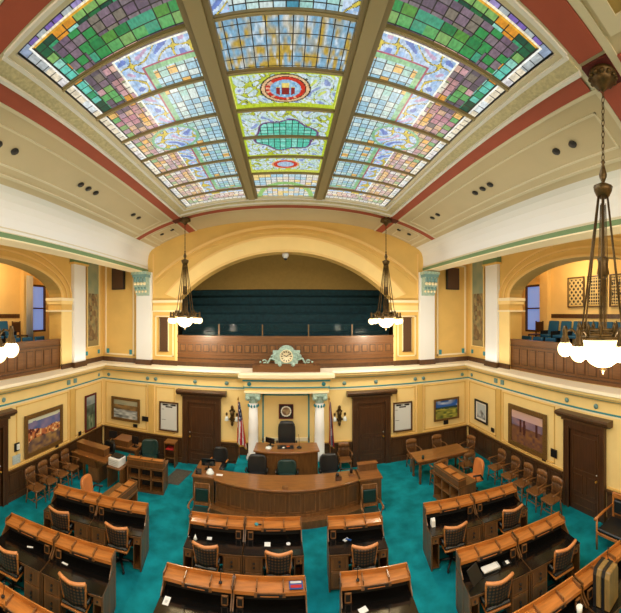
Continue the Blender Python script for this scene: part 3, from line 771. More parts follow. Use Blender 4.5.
picture('painting', 'brown-framed painting of a river scene on back wall near left corner', 'painting', (-5.98, YB - .03, 1.65), 0, 1.24, .9, .1, 'gilt', P_river)
picture('painting', 'bright blue and green landscape painting on back wall near right corner', 'painting', (6.03, YB - .03, 1.66), 0, 1.1, .84, .07, 'gilt', P_green)
picture('painting', 'wide olive-framed painting of dark riders under a pink sky, on right wall', 'painting', (XW - .03, 7.82, 1.68), -pi / 2, 1.8, 1.34, .15, 'gilt', P_indian, 60, 40)
picture('painting', 'small black-framed grey picture of a peak on right wall by corner', 'painting', (XW - .03, 10.4, 1.66), -pi / 2, .85, .8, .06, 'blackp', P_bw, 30, 28)
def P_board(u, v):
    if .9 < v < .96 and .12 < u < .92 and hsh(u * 34, 1, 5) > .3: return (.02, .02, .02)
    if .83 < v < .88 and .3 < u < .72 and hsh(u * 30, 2, 5) > .25: return (.02, .02, .02)
    if .745 < v < .77 and .06 < u < .2 or .36 < v < .385 and .06 < u < .3: return (.12, .12, .12)
    if u < .03 or v < .03: return lin('#b8bcb8')
    return lin('#d4d6d2')
for x, w_ in ((-4.19, 'left'), (4.21, 'right')):
    picture('notice_board', 'tall white notice board in dark frame on back wall, %s of the dais' % w_, 'notice board', (x, YB - .03, 1.6), 0, .74, 1.08, .05, 'dwood', P_board, 44, 60, group='white notice boards')
def quilt(kind):
    def f(u, v):
        if min(u, v, 1 - u, 1 - v) < .05: return lin('#c8b070')
        a, b2 = int(u * 7), int(v * 9)
        du, dv = u * 7 - a - .5, v * 9 - b2 - .5
        if kind == 0: on = (a + b2) % 2 and abs(du) + abs(dv) < .62
        elif kind == 1: on = hypot(du, dv) < .4 and not (a in (3,) and b2 in (4,))
        else: on = abs(du) + abs(dv) < .5 or (a % 3 == 0 and b2 % 3 == 0)
        return lin('#171a1c') if on else lin('#d2bd84')
    return f
for k, (y, w_) in enumerate(((7.9, 'checked'), (6.95, 'dotted'), (5.98, 'diamond'), )):
    picture('framed_quilt', 'framed black and cream %s pattern panel in the right gallery' % w_, 'wall hanging', (9.57, y, 6.18), -pi / 2, .8, 1.13, .04, 'dwood', quilt(k), 42, 54, group='patterned panels in the right gallery')
def P_mural(u, v):
    if v < .07: return lin('#8a7a50')
    if v > .62: return mix(lin('#7a8a74'), lin('#9a9a78'), nz(u, v * 3, 4))
    if abs(u - .5) < .33 and nz(u * 1, v * 3, 6, 4) > .4: return mix(lin('#4a3c28'), lin('#8a6a44'), nz(u, v * 3, 14))
    return mix(lin('#6a6a50'), lin('#a08a5c'), nz(u, v * 3, 8, 2))
for s, w_ in ((-1, 'left'), (1, 'right')):
    picture('mural_panel', 'tall narrow muted mural of figures, upper %s wall beside white pilaster' % w_, 'mural', (s * (XW - .03), 10.62, 5.75), -s * pi / 2, .86, 3.3, .03, 'wall', P_mural, 24, 90, group='tall murals of the upper storey')
def P_seal(u, v):
    d = hypot(u - .5, v - .5)
    if .32 < d < .41: return lin('#e8e4d8')
    if d < .36: return mix(lin('#b8a070'), lin('#5a1c20'), nz(u, v, 7)) if d < .27 else lin('#8a7a58')
    return lin('#1c1010')
picture('seal_plaque', 'square black plaque with a round pale seal above the tall leather chair', 'plaque', (.02, YB - .05, 2.02), 0, .5, .5, .03, 'maroon', P_seal, 30, 30)
def plate(label, loc, rz, w, h, m='blackp', name='wall_plate', cat='wall plate', t_=.03):
    f = MB(); f.box((-w / 2, -t_, -h / 2), (w / 2, -.002, h / 2), m); f.box((-w / 2 + .02, -t_ - .005, -h / 2 + .02), (w / 2 - .02, -t_, h / 2 - .02), m)
    o = f.build(name, bevel=.003, loc=loc); o.rotation_euler = (0, 0, rz); return tag(o, label, cat)
plate('square black plate right of the river painting', (-5.14, YB - .03, 1.4), 0, .26, .18)
plate('small black label below the river painting', (-5.56, YB - .03, 1.08), 0, .17, .12)
plate('small dark label under the blue and green landscape painting', (6.0, YB - .03, 1.16), 0, .2, .18)
plate('square black plate between the riders painting and right door', (XW - .03, 6.63, 1.3), -pi / 2, .24, .24)
plate('small black label below the riders painting corner', (XW - .03, 7.04, 1.02), -pi / 2, .15, .14)
plate('small black label beside the grey peak picture', (XW - .03, 9.66, 1.17), -pi / 2, .16, .14)
plate('small black label under the herd painting', (-XW + .03, 8.45, 1.0), pi / 2, .14, .13)
plate('small black label below the misty valley painting', (-XW + .03, 9.75, 1.02), pi / 2, .16, .14)
e = thing('thermostat', 'white thermostat in a dark surround on the left wall near the door', 'thermostat', (-XW + .02, 6.63, 1.48), pi / 2)
f = MB(); f.box((-.1, -.02, -.12), (.1, -.002, .12), 'blackp'); f.build('backplate', e); f = MB(); f.box((-.02, -.05, -.08), (.085, -.02, .08), 'paper'); f.build('dial_case', e, .005)
o = plate('pale blue paper notice on the left wall under the thermostat', (-XW + .02, 6.62, 1.12), pi / 2, .32, .26, mat('pale_blue_paper', '#aebfc0', .7, noise=.25, nscale=40), 'paper_notice', 'notice', .006)
for s, w_ in ((-1, 'left'), (1, 'right')):
    f = MB(); f.box((-.27, -.14, -.42), (.27, -.002, .42), 'blackp'); f.box((-.24, -.15, -.39), (.24, -.14, .39), 'grille')
    tag(f.build('wall_speaker', bevel=.01, loc=(s * 6.28, YB, 6.74)), 'black loudspeaker high on the back wall, %s corner bay' % w_, 'loudspeaker', 'loudspeakers on the upper back wall')
    f = MB(); f.box((-.15, -.05, -.6), (.15, -.002, .6), 'grille'); f.box((-.18, -.06, -.63), (.18, -.002, -.6), 'dwood'); f.box((-.18, -.06, .6), (.18, -.002, .63), 'dwood')
    tag(f.build('speaker_grille_panel', loc=(s * 4.385, YB - .03, 4.61)), 'tall brown grille panel on the pier %s of the rear arch' % w_, 'grille panel', 'brown grille panels beside the arch')
f = MB(); f.lathe([(.11, .14), (.11, .04), (.09, 0), (.04, -.06), (.001, -.08)], (0, 0, 0), 'plastic', 16); f.ball((0, 0, -.05), .06, 'blackp')
tag(f.build('dome_camera', loc=(0, YB + .2, 7.36)), 'small grey dome camera hanging under the crown of the rear arch', 'camera')

# clock
e = thing('wall_clock', 'round clock in a scrolled verdigris surround on wooden ledge above the dais', 'clock', (.03, 10.98, 3.44))
f = MB(); f.box((-1.12, -.12, 0), (1.12, .3, .22), 'rail'); f.box((-.9, -.08, .22), (.9, .26, .28), 'rail'); f.build('wooden_base', e)
f = MB()
ring = [(.3 * cos(a), .53 + .3 * sin(a)) for a in [pi * k / 12 for k in range(-3, 16)]]
f.prism([(-.38, .28), (.38, .28), (.4, .5)] + [(.31 * cos(pi * k / 12), .56 + .33 * sin(pi * k / 12)) for k in range(1, 12)] + [(-.4, .5)], 'y', -.06, .06, 'verd')
f.box((-.45, -.08, .62), (-.24, .04, .72), 'verd'); f.box((.24, -.08, .62), (.45, .04, .72), 'verd')
for s in (-1, 1):
    f.tube([(s * (.34 + .022 * k), -.05, .6 - .021 * k + .03 * sin(k * .9)) for k in range(15)], [.05 - .002 * k for k in range(15)], 'verd', 8)
    f.tube([(s * .72 + .06 * cos(a) * s, -.06, .36 + .05 * sin(a)) for a in [k * .7 for k in range(9)]], .025, 'verd', 6)
    f.tube([(s * .42 + .07 * cos(a) * s, -.07, .5 + .08 * sin(a)) for a in [k * .7 for k in range(9)]], .03, 'verd', 6)
    f.ball((s * .22, -.08, .27), .07, 'verd', 8, 1.4); f.ball((s * .86, -.04, .33), .035, 'verd', 8)
f.build('scrolled_surround', e)
f = MB(); f.lathe([(.21, 0), (.22, -.03), (.2, -.04), (.195, -.02), (.001, -.02)], (0, -.06, .53), 'cream', 28, 'y'); fc = f.build('clock_face', e)
for k in range(12): f = MB(); a = k * pi / 6; f.box((-.012, -.012, .125), (.012, -.004, .18), 'blackp', at=(0, 0, 0)); vs = f.v[-8:]; f.v[-8:] = [(x * cos(a) + z * sin(a), y - .09, -x * sin(a) + z * cos(a) + .53) for x, y, z in vs]; f.build('hour_mark', fc)
for nm, a, L in (('hour_hand', 5.1, .1), ('minute_hand', .95, .15)):
    f = MB(); f.box((-.01, -.108, -.02), (.01, -.1, L), 'blackp'); f.v = [(x * cos(a) + z * sin(a), y, -x * sin(a) + z * cos(a) + .53) for x, y, z in f.v]; f.build(nm, fc)

# sconces
def sconce(x, label):
    e = thing('wall_sconce', label, 'wall lamp', (x, YB - .002, 1.8), 0, 'bronze wall sconces')
    f = MB(); f.box((-.06, -.05, -.2), (.06, 0, .25), 'bronze'); f.ball((0, -.06, .3), .055, 'bronze', 8, 1.6); f.ball((0, -.06, .1), .08, 'bronze', 8, 1.3); f.ball((0, -.06, -.25), .05, 'bronze', 8, 1.8)
    for s in (-1, 1): f.ball((s * .07, -.05, .18), .04, 'bronze', 6); f.ball((s * .07, -.05, -.1), .04, 'bronze', 6)
    f.build('backplate', e)
    for s in (-1, 1):
        f = MB(); f.tube([(s * .03, -.08, 0), (s * .1, -.14, -.08), (s * .17, -.14, -.05), (s * .18, -.14, .04)], .016, 'bronze', 8); f.ball((s * .18, -.14, .1), .04, 'bronze', 8, 1.4); a = f.build('arm', e)
        f = MB(); f.lathe([(.03, .02), (.06, -.04), (.075, -.12), (.07, -.13)], (s * .18, -.14, 0), 'shade', 12); f.build('glass_shade', a)
so1 = sconce(-1.85, 'bronze two-arm sconce on the back wall between left door and flag'); sconce(1.87, 'bronze two-arm sconce on the back wall between right flag and door')

# flags
def flag(label, loc, fn, side, wk=1):
    e = thing('flag_on_pole', label, 'flag', loc)
    f = MB(); f.tube([(0, 0, .04), (side * -.05, 0, 2.25)], .016, 'oakl', 8); f.lathe([(.01, 0), (.03, .05), (.001, .16)], (side * -.05, 0, 2.23), 'brass', 8); f.build('pole', e)
    f = MB(); f.lathe([(.15, 0), (.15, .03), (.1, .07), (.04, .12), (.03, .25)], (0, 0, 0), 'brass', 16); f.build('base', e)
    mb = MB(); cols = []; nx, ny = 24, 50
    for j in range(ny + 1):
        v = j / ny
        for i in range(nx + 1):
            u = i / nx; wd = (.05 + .30 * v ** .8) * wk
            mb.v.append((side * (-.05 + .03 + (u - .2) * wd), -.03 + .05 * sin(u * 11 + v) * (.3 + v), 2.2 - 1.45 * v - .12 * u * v))
    for j in range(ny):
        for i in range(nx): a = j * (nx + 1) + i; mb.f.append((a, a + 1, a + nx + 2, a + nx + 1)); mb.m.append(0); mb.sm.append(True); cols.append(fn((i + .5) / nx, (j + .5) / ny))
    mb.mats = ['paint']; o = mb.build('cloth', e, colors=cols)
    sm = o.modifiers.new('thickness', 'SOLIDIFY'); sm.thickness = .006
def usf(u, v):
    if v > .96 or u > .97: return lin('#c89a3a')
    if v < .5 - .15 * u: return lin('#d8dce8') if hsh(u * 9 + 3, v * 24, 6) > .86 else lin('#1c2850')
    return lin('#b0202c') if int((u * 5 + v * 1.5)) % 2 else lin('#dcdcdc')
def stf(u, v):
    if v > .97: return lin('#c89a3a')
    if u < .35 or u > .8: return lin('#8a1820')
    if u < .4 or u > .76: return lin('#a8a8b0')
    return lin('#1c2a60') if v < .6 or v > .75 else lin('#d0d0dc')
flag('red, white and blue starred flag with gold fringe, left of the columns', (-1.55, 11.05, .2), usf, 1)
flag('red-bordered blue flag hanging straight, right of the right column', (1.52, 11.08, .2), stf, 1, .5)

# ------------------------------------------------------------------ chandeliers
def chandelier(loc, label):
    e = thing('chandelier', label, 'chandelier', loc, 0, 'bronze globe chandeliers')
    f = MB(); f.lathe([(.17, 0), (.18, -.04), (.14, -.07), (.15, -.09), (.08, -.12), (.05, -.17), (.02, -.2)], (0, 0, 0), 'bronze', 20)
    for k in range(12): f.ball((.155 * cos(k * pi / 6), .155 * sin(k * pi / 6), -.06), .03, 'bronze', 6)
    f.build('canopy', e)
    f = MB(); z = -.2
    for k in range(12):
        a = k % 2 * pi / 2
        f.tube([((.018 * cos(q)) * cos(a), (.018 * cos(q)) * sin(a), z - .035 + .042 * sin(q)) for q in [i * pi / 4 for i in range(8)]], .006, 'bronze', 5, True); z -= .066
    f.build('chain', e)
    f = MB(); f.lathe([(.012, 0), (.03, -.03), (.015, -.05), (.03, -.1), (.05, -.17), (.045, -.2), (.02, -.26), (.06, -.28), (.12, -.31), (.11, -.36), (.08, -.42), (.05, -.44)], (0, 0, -.99), 'bronze', 12); f.build('crown', e)
    for k in range(6):
        a = k * pi / 3 + pi / 6
        f = MB(); f.tube([(.06 * cos(a), .06 * sin(a), -1.39), (.28 * cos(a), .28 * sin(a), -2.98)], .012, 'bronze', 6); f.build('rod', e)
    f = MB(); f.tube([(0, 0, -1.39), (0, 0, -2.95)], .008, 'bronze', 6)
    for k in range(4): a = k * pi / 2; f.tube([(.04 * cos(a), .04 * sin(a), -1.5), (.07 * cos(a), .07 * sin(a), -2.2), (.05 * cos(a), .05 * sin(a), -2.95)], .005, 'bronze', 5)
    f.lathe([(.03, -2.1), (.075, -2.13), (.06, -2.2), (.08, -2.3), (.04, -2.36)], (0, 0, 0), 'bronze', 10)
    f.build('centre_stem', e)
    f = MB(); f.tube([(.3 * cos(q), .3 * sin(q), -3.02) for q in [i * pi / 12 for i in range(24)]], .028, 'bronze', 8, True)
    f.tube([(.25 * cos(q), .25 * sin(q), -2.95) for q in [i * pi / 12 for i in range(24)]], .016, 'bronze', 6, True)
    for k in range(12): a = k * pi / 6; f.lathe([(.03, 0), (.018, .05), (.028, .09), (.001, .16)], (.3 * cos(a), .3 * sin(a), -3.0), 'bronze', 7)
    f.build('ring', e)
    f = MB(); f.lathe([(.255, -3.08), (.26, -3.14), (.24, -3.22), (.18, -3.31), (.1, -3.36), (.001, -3.38)], (0, 0, 0), 'bowl', 24); f.build('glass_bowl', e)
    f = MB(); f.lathe([(.03, -3.37), (.045, -3.395), (.02, -3.42), (.001, -3.46)], (0, 0, 0), 'bronze', 8); f.build('finial', e)
    for k in range(6):
        a = k * pi / 3
        f = MB(); f.tube([(.3 * cos(a), .3 * sin(a), -3.02), (.38 * cos(a), .38 * sin(a), -2.94), (.46 * cos(a), .46 * sin(a), -2.96), (.47 * cos(a), .47 * sin(a), -3.05)], .016, 'bronze', 6)
        f.lathe([(.02, -2.9), (.035, -2.95), (.03, -3.0), (.055, -3.07), (.06, -3.1)], (.47 * cos(a), .47 * sin(a), 0), 'bronze', 8); ar = f.build('arm', e)
        f = MB(); f.ball((.47 * cos(a), .47 * sin(a), -3.17), .095, 'globe', 14); f.build('glass_globe', ar)
    return e
ch = chandelier((-3.09, 9.83, vz(3.09) - .04), 'bronze chandelier of lit globes hanging before the rear arch, left side')
for (x, y, l) in ((3.09, 9.83, 'bronze chandelier of lit globes hanging before the rear arch, right side'),
                  (3.3, 2.3, 'large near bronze chandelier with glowing globes at the right edge'), (-3.2, 2.3, 'near bronze chandelier at the left edge, only a few globes showing')):
    o = dup(ch, (x, y, vz(3.25) - .03), 0, l)
    if y < 5: o.scale = (1, 1, 1.06)

# ------------------------------------------------------------------ furniture
def desk(ped, name='legislator_desk'):
    """local +y is the raised shelf; the sitter is on -y; ped=+1 drawer stack on the right, -1 on the left"""
    e = thing(name, '', 'desk', (0, 0, 0), 0, 'wooden desks of the chamber')
    p = ped
    def bx(f, x0, x1, y0, y1, z0, z1, m): return f.box((p * x0, y0, z0), (p * x1, y1, z1), m)
    for sx in (-1, 1):
        f = MB(); f.box((sx * .585, -.34, .03), (sx * .56, .34, .73), 'oakd'); f.box((sx * .585, -.32, .0), (sx * .556, .32, .05), 'oakd')
        f.prism([(.34, .76), (.0, .76), (.03, .8), (.1, .86), (.14, .93), (.12, .97), (.13, .995), (.34, 1.06)], 'x', sx * .585, sx * .565, 'oakd')
        for y in (-.3, .0, .29): f.box((sx * .588, y - .03, .06), (sx * .585, y + .03, .71), 'oak')
        f.build('side_panel', e)
    f = MB(); f.box((-.56, .3, .04), (.56, .33, .73), 'oakd'); f.box((-.565, .33, .76), (.565, .345, 1.06), 'oakd')
    for k in range(3): x = -.55 + k * .37; f.box((x + .03, .33, .1), (x + .33, .336, .66), 'oak')
    f.build('back_panel', e)
    f = MB(); bx(f, .2, .56, -.3, .3, .03, .73, 'oakd'); f.build('drawer_pedestal', e)
    for z0, z1 in ((.42, .7), (.08, .4)):
        f = MB(); bx(f, .22, .54, -.325, -.3, z0, z1, 'oak'); bx(f, .25, .51, -.33, -.325, z0 + .03, z1 - .03, 'oakd'); d = f.build('drawer', e, .003)
        for dz_ in (.03, -.05): f = MB(); f.ball((p * .38, -.345, (z0 + z1) / 2 + dz_), .023, 'dark', 8); f.build('knob', d)
    f = MB(); bx(f, -.56, -.4, -.3, .3, .03, .06, 'oakd'); bx(f, -.42, -.4, -.3, .3, .03, .73, 'oakd'); bx(f, -.56, -.42, -.3, .3, .54, .73, 'oakd'); bx(f, -.56, -.42, .25, .28, .06, .54, 'voidm'); f.build('cubby', e)  # black sheet at the cubby back paints its inner shade
    f = MB(); bx(f, -.55, -.43, -.325, -.3, .56, .7, 'oak'); d = f.build('drawer', e, .003); f = MB(); f.ball((-p * .49, -.34, .63), .018, 'dark', 8); f.build('knob', d)
    f = MB(); f.box((-.565, -.345, .69), (.565, -.33, .73), 'oakd'); f.box((-.585, -.36, .73), (.585, .34, .745), 'oakd'); f.box((-.58, -.355, .745), (.58, .33, .76), 'black'); f.build('desktop', e, .003)
    f = MB(); f.box((-.565, .25, .76), (.565, .33, .95), 'voidm')       # black block standing in for shade in the recess below the shelf
    f.add([(-.565, .13, .975), (.565, .13, .975), (.565, .33, 1.0), (-.565, .33, 1.0), (-.565, .13, .945), (.565, .13, .945), (.565, .33, .945), (-.565, .33, .945)],
          [(0, 1, 2, 3), (7, 6, 5, 4), (0, 4, 5, 1), (1, 5, 6, 2), (2, 6, 7, 3), (3, 7, 4, 0)], 'oakl')
    for x in (-.575, -.215, .215, .567): f.box((x - .008, .135, .965), (x + .01, .34, 1.045), 'oak')
    f.box((-.575, .325, .99), (.575, .345, 1.07), 'oakl')
    f.box((-.575, .12, .93), (-.25, .135, .985), 'oakl'); f.box((.25, .12, .93), (.575, .135, .985), 'oakl'); f.box((-.25, .115, .905), (.25, .135, .972), 'oak')
    f.build('sloped_shelf', e)
    f = MB(); f.box((-.2, .1, .915), (.2, .115, .96), 'dark'); f.box((-.15, .097, .931), (.14, .1, .943), 'tan'); f.build('name_plate', e)
    f = MB(); a, b2 = p * .47, .07
    for q in (((-.055, 0), (-.04, .15)), ((.04, 0), (.055, .15)), ((-.055, 0), (.055, .015)), ((-.055, .135), (.055, .15))): f.box((a + q[0][0], b2, .765 + q[0][1]), (a + q[1][0], b2 + .03, .765 + q[1][1]), 'oak')
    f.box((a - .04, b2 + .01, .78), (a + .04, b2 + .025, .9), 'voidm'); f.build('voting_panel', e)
    return e
dR = desk(1); dL = desk(-1); first = {1: True, -1: True}
def put_desk(ped, pa, pb, label, fr=(0, 1)):
    """pa, pb: ends (plan) of the top rear edge of this desk"""
    ax, ay = pa; bx_, by = pb; a = atan2(by - ay, bx_ - ax)
    cx, cy = (ax + bx_) / 2, (ay + by) / 2; loc = (cx + .34 * sin(a), cy - .34 * cos(a), 0)
    src = dR if ped > 0 else dL
    if first[ped]:
        first[ped] = False; src.location = loc; src.rotation_euler = (0, 0, a); src['label'] = label; return src, a
    return dup(src, loc, a, label), a
def lerp(p, q, t): return (p[0] + (q[0] - p[0]) * t, p[1] + (q[1] - p[1]) * t)
DK = {}
for nm, p, q, l1, l2 in (
    ('A', (-5.33, 6.46), (-3.03, 6.88), 'double desk half at far left row, wall side, tan chair behind it', 'double desk half at far left row, aisle side, facing the printer corner'),
    ('B', (-5.3, 4.83), (-2.97, 5.27), 'desk half in the middle left row, nearer the left wall', 'desk half in the middle left row, aisle end with open carpet beside it'),
    ('I', (3.04, 6.88), (5.38, 6.52), 'desk in far right row at the aisle, folded white paper on its corner', 'desk in far right row nearer the right wall chairs'),
    ('J', (2.98, 5.26), (5.32, 4.87), 'desk in middle right row at the aisle, grey papers and screen on it', 'desk in middle right row, wall side, with bare glossy black top'),
    ('L', (3.0, 3.68), (5.36, 3.33), 'nearest right row desk at the lower edge, honey shelf cut by frame', 'nearest right row desk carrying the tall wooden case'),
    ('E', (-2.03, 6.93), (.33, 7.02), 'far centre row desk left of its pair, in front of the left armchair', 'far centre row desk right of its pair, small blue item on its shelf'),
    ('G', (-2.02, 5.37), (.33, 5.44), 'nearest centre row desk at left with two white sheets and microphone', 'nearest centre row desk with a colourful booklet on its shelf')):
    g_ = .004
    DK[nm + '1'] = put_desk(1, p, lerp(p, q, .497), l1)
    DK[nm + '2'] = put_desk(-1, lerp(p, q, .503), q, l2)
DK['F'] = put_desk(-1, (.88, 6.98), (2.05, 6.9), 'far centre row single desk right of the aisle, two drawers at left')
DK['H'] = put_desk(-1, (.9, 5.45), (2.07, 5.35), 'nearest centre row single desk right of the aisle with small microphone')
DK['D'] = put_desk(-1, (-4.13, 3.43), (-3.0, 3.65), 'nearest left row desk cut by the lower left edge, microphone on its shelf')

def desk_pt(k, x, y, z=.762):
    o, a = DK[k]; L = o.location; return (L[0] + x * cos(a) - y * sin(a), L[1] + x * sin(a) + y * cos(a), z), a

def swivel(name, group, back, frame, woven=True):
    e = thing(name, '', 'chair', (0, 0, 0), 0, group)
    f = MB()
    for k in range(5):
        a = k * 2 * pi / 5 + .3; f.tube([(0, 0, .12), (.15 * cos(a), .15 * sin(a), .1), (.27 * cos(a), .27 * sin(a), .07)], [.03, .024, .018], 'dark', 6); f.ball((.27 * cos(a), .27 * sin(a), .032), .03, 'dark', 8)
    f.lathe([(.03, .1), (.03, .4), (.12, .41)], (0, 0, 0), 'dark', 10); f.build('swivel_base', e)
    f = MB(); f.box((-.23, -.22, .42), (.23, .24, .46), frame); f.build('seat_frame', e, .01)
    f = MB(); f.box((-.225, -.21, .46), (.225, .24, .52), back if not woven else 'leather'); f.build('seat', e, .02)
    def crv(u): return -.3 + .06 * (u * u) - .0
    f = MB()
    rows = [[(.235 * u * (.86 + .14 * v), crv(u) + .12 - .1 * v - .02, .5 + .43 * v) for u in [i / 5 - 1 for i in range(11)]] for v in (0, .25, .5, .75, 1)]
    f.sheet([list(r) for r in rows], 'woven' if woven else back, (0, .045, 0)); f.build('backrest', e)
    f = MB()
    if woven:
        for s in (-1, 1): f.tube([(s * (.2 + .04 * v), crv(1) + .12 - .1 * v + .0, .44 + .52 * v) for v in (0, .25, .5, .75, 1)], .022, frame, 8)
        f.tube([(.25 * u, crv(u) + .005, .955 + .025 * abs(u)) for u in [i / 5 - 1 for i in range(11)]], [.03] * 11, 'pink', 8)
    else:
        for s in (-1, 1): f.tube([(s * .2, -.2, .44), (s * .2, -.22, .6)], .015, 'dark', 6)
    f.build('back_frame', e)
    for s in (-1, 1):
        f = MB(); f.tube([(s * .24, -.16, .6), (s * .245, 0, .63), (s * .245, .14, .625)], [.026, .028, .022], 'leather' if woven else 'dark', 8); f.tube([(s * .22, .02, .45), (s * .245, .04, .62)], .013, 'dark', 6); f.build('armrest', e)
    return e
sw = swivel('swivel_chair', 'woven back swivel chairs', 'leather', 'oakl')
for k, (dk, dy, da, l) in enumerate((
    ('A1', -.25, 0, 'woven black back swivel chair at far left row, wall side'), ('A2', -.25, -3, 'woven black back swivel chair at far left row, aisle side'),
    ('B1', -.25, 3, 'woven back swivel chair cut by left frame edge'), ('B2', -.24, -2, 'woven back swivel chair at middle left row, aisle side'),
    ('E1', -.25, -3, 'woven back swivel chair at far centre row, leftmost desk'), ('E2', -.32, -1, 'woven back swivel chair at far centre row, middle desk'),
    ('F', -.25, -2, 'woven back swivel chair at far centre row, right of the aisle'), ('I1', -.25, 0, 'woven back swivel chair at far right row, aisle side'),
    ('I2', -.25, -2, 'woven back swivel chair at far right row, near the wall chairs'), ('J1', -.24, -2, 'woven back swivel chair at middle right row, aisle side'),
    ('J2', -.25, 0, 'woven back swivel chair at middle right row, near the wide armchair'))):
    ped = -1 if dk[-1] in '2F' else 1
    loc, a = desk_pt(dk, -ped * .1, dy, 0); a += R(da)
    if k == 0: sw.location = loc; sw.rotation_euler = (0, 0, a); sw['label'] = l
    else: dup(sw, loc, a, l)

def exec_chair(name, label, loc, rz, m, h=1.05, w=.24, frame='dark'):
    e = thing(name, label, 'chair', loc, rz)
    f = MB()
    for k in range(5):
        a = k * 2 * pi / 5 + .3; f.tube([(0, 0, .12), (.15 * cos(a), .15 * sin(a), .1), (.28 * cos(a), .28 * sin(a), .06)], [.03, .024, .018], 'dark', 6); f.ball((.28 * cos(a), .28 * sin(a), .032), .03, 'dark', 8)
    f.lathe([(.03, .1), (.03, .4), (.12, .42)], (0, 0, 0), 'dark', 10); f.build('swivel_base', e)
    f = MB(); f.box((-w, -.24, .42), (w, .24, .53), m); f.build('seat', e, .04)
    f = MB(); n = 8; rows = []
    for j in range(n + 1):
        v = j / n; ww = w * (1.0 + .08 * sin(pi * v)) * (1 if v < .85 else 1 - (v - .85) * 1.6)
        rows.append([(ww * u, -.24 - .08 * v + .05 * u * u, .5 + (h - .5) * v) for u in [i / 4 - 1 for i in range(9)]])
    f.sheet(rows, m, (0, .09, 0)); f.build('backrest', e, .015)
    for s in (-1, 1):
        f = MB(); f.tube([(s * (w + .02), -.2, .5), (s * (w + .05), -.1, .66), (s * (w + .05), .14, .68)], [.02, .028, .026], frame, 8); f.tube([(s * (w + .02), .04, .46), (s * (w + .05), .06, .66)], .014, 'dark', 6); f.build('armrest', e)
    return e
exec_chair('leather_chair', 'tan leather swivel chair at left bookshelf desk by the wall chairs', (-4.85, 7.35, 0), R(-85), 'tan', .98)
exec_chair('leather_chair', 'tan leather swivel chair at the right bookshelf desk', (5.3, 8.3, 0), R(85), 'tan', .98)
exec_chair('clerk_chair', 'black leather clerk chair behind the curved desk at left', (-.84, 9.56, .18), R(180), 'leather', 1.0, .26)
exec_chair('clerk_chair', 'teal-lit black leather clerk chair in the middle behind the curved desk', (.04, 9.5, .18), R(180), 'gleather', .88, .26)  # black leather; the teal light on it is put into the colour
exec_chair('clerk_chair', 'black leather clerk chair behind the curved desk at right', (1.3, 9.56, .18), R(184), 'leather', 1.0, .26)
exec_chair('presiding_chair', 'tall black leather chair behind the raised presiding desk', (.04, 10.82, .5), R(180), 'leather', 1.27, .27)
exec_chair('office_chair', 'black office chair at the far left office desks, near corner', (-5.9, 9.72, 0), R(160), 'leather', .92)
exec_chair('office_chair', 'dark green office chair beside the small bookcase and left door', (-4.5, 10.3, 0), R(200), 'gleather', 1.0, .27)

# wooden side chairs
def side_chair(m='oak', pad=None):
    e = thing('wooden_armchair', '', 'chair', (0, 0, 0), 0)
    f = MB(); f.prism([(-.23, -.22), (.23, -.22), (.25, .2), (.18, .25), (-.18, .25), (-.25, .2)], 'z', .42, .46, m)
    if pad: f.prism([(-.2, -.19), (.2, -.19), (.21, .2), (-.21, .2)], 'z', .46, .5, pad)
    f.build('seat', e, .008)
    for sx in (-1, 1):
        for sy in (-1, 1):
            f = MB(); f.tube([(sx * .19, sy * .18, .43), (sx * .23, sy * .22, 0)], [.024, .017], m, 8); f.build('leg', e)
    f = MB()
    for s in (-1, 1): f.tube([(s * .215, .205, .14), (s * .215, -.205, .14)], .01, m, 6)
    f.tube([(-.21, .0, .14), (.21, .0, .14)], .01, m, 6); f.tube([(-.22, .21, .2), (.22, .21, .2)], .011, m, 6); f.build('stretcher', e)
    f = MB()
    if pad:
        for s in (-1, 1): f.tube([(s * .2, -.2, .44), (s * .2, -.28, 1.02)], .02, m, 6)
        f.box((-.2, -.3, .93), (.2, -.26, 1.04), m); f.box((-.2, -.25, .52), (.2, -.2, .58), m); b_ = f.build('backrest', e)
        f = MB(); f.prism([(-.17, .6), (.17, .6), (.17, .92), (-.17, .92)], 'y', -.27, -.22, pad); f.build('back_pad', b_, .012)
    else:
        for k in range(7): x = -.16 + k * .053; f.tube([(x * .95, -.2, .45), (x * 1.1, -.26, .82)], .0125, m, 6)
        for s in (-1, 1): f.tube([(s * .19, -.19, .44), (s * .215, -.27, .86)], .019, m, 6)
        rows = [[(.225 * u, -.27 - .03 * v + .03 * u * u, .78 + .16 * v - .03 * u * u * v) for u in [i / 4 - 1 for i in range(9)]] for v in (0, .5, 1)]
        f.sheet(rows, m, (0, .03, 0)); f.build('backrest', e)
    for s in (-1, 1):
        f = MB(); f.tube([(s * .215, -.24, .68), (s * .27, -.05, .67), (s * .28, .14, .66), (s * .25, .2, .64)], [.017, .02, .028, .02], m, 8); f.tube([(s * .22, .1, .45), (s * .26, .12, .65)], .013, m, 6); f.build('armrest', e)
    return e
w0 = side_chair(); done = [0]; w0.scale = (.86, .92, 1)
def put_wc(x, y, rz, l, group):
    if not done[0]: done[0] = 1; w0.location = (x, y, 0); w0.rotation_euler = (0, 0, rz); w0['label'] = l; w0['group'] = group; return
    dup(w0, (x, y, 0), rz, l, group)
for k, (y, l) in enumerate(((6.84, 'nearest the thermostat'), (7.38, 'second below the herd painting'), (7.92, 'third along under the herd painting'), (8.46, 'farthest, beside the printer desk'))):
    put_wc(-6.45, y, -pi / 2, 'wooden spindle-back armchair along left wall, %s' % l, 'wooden armchairs along the walls')
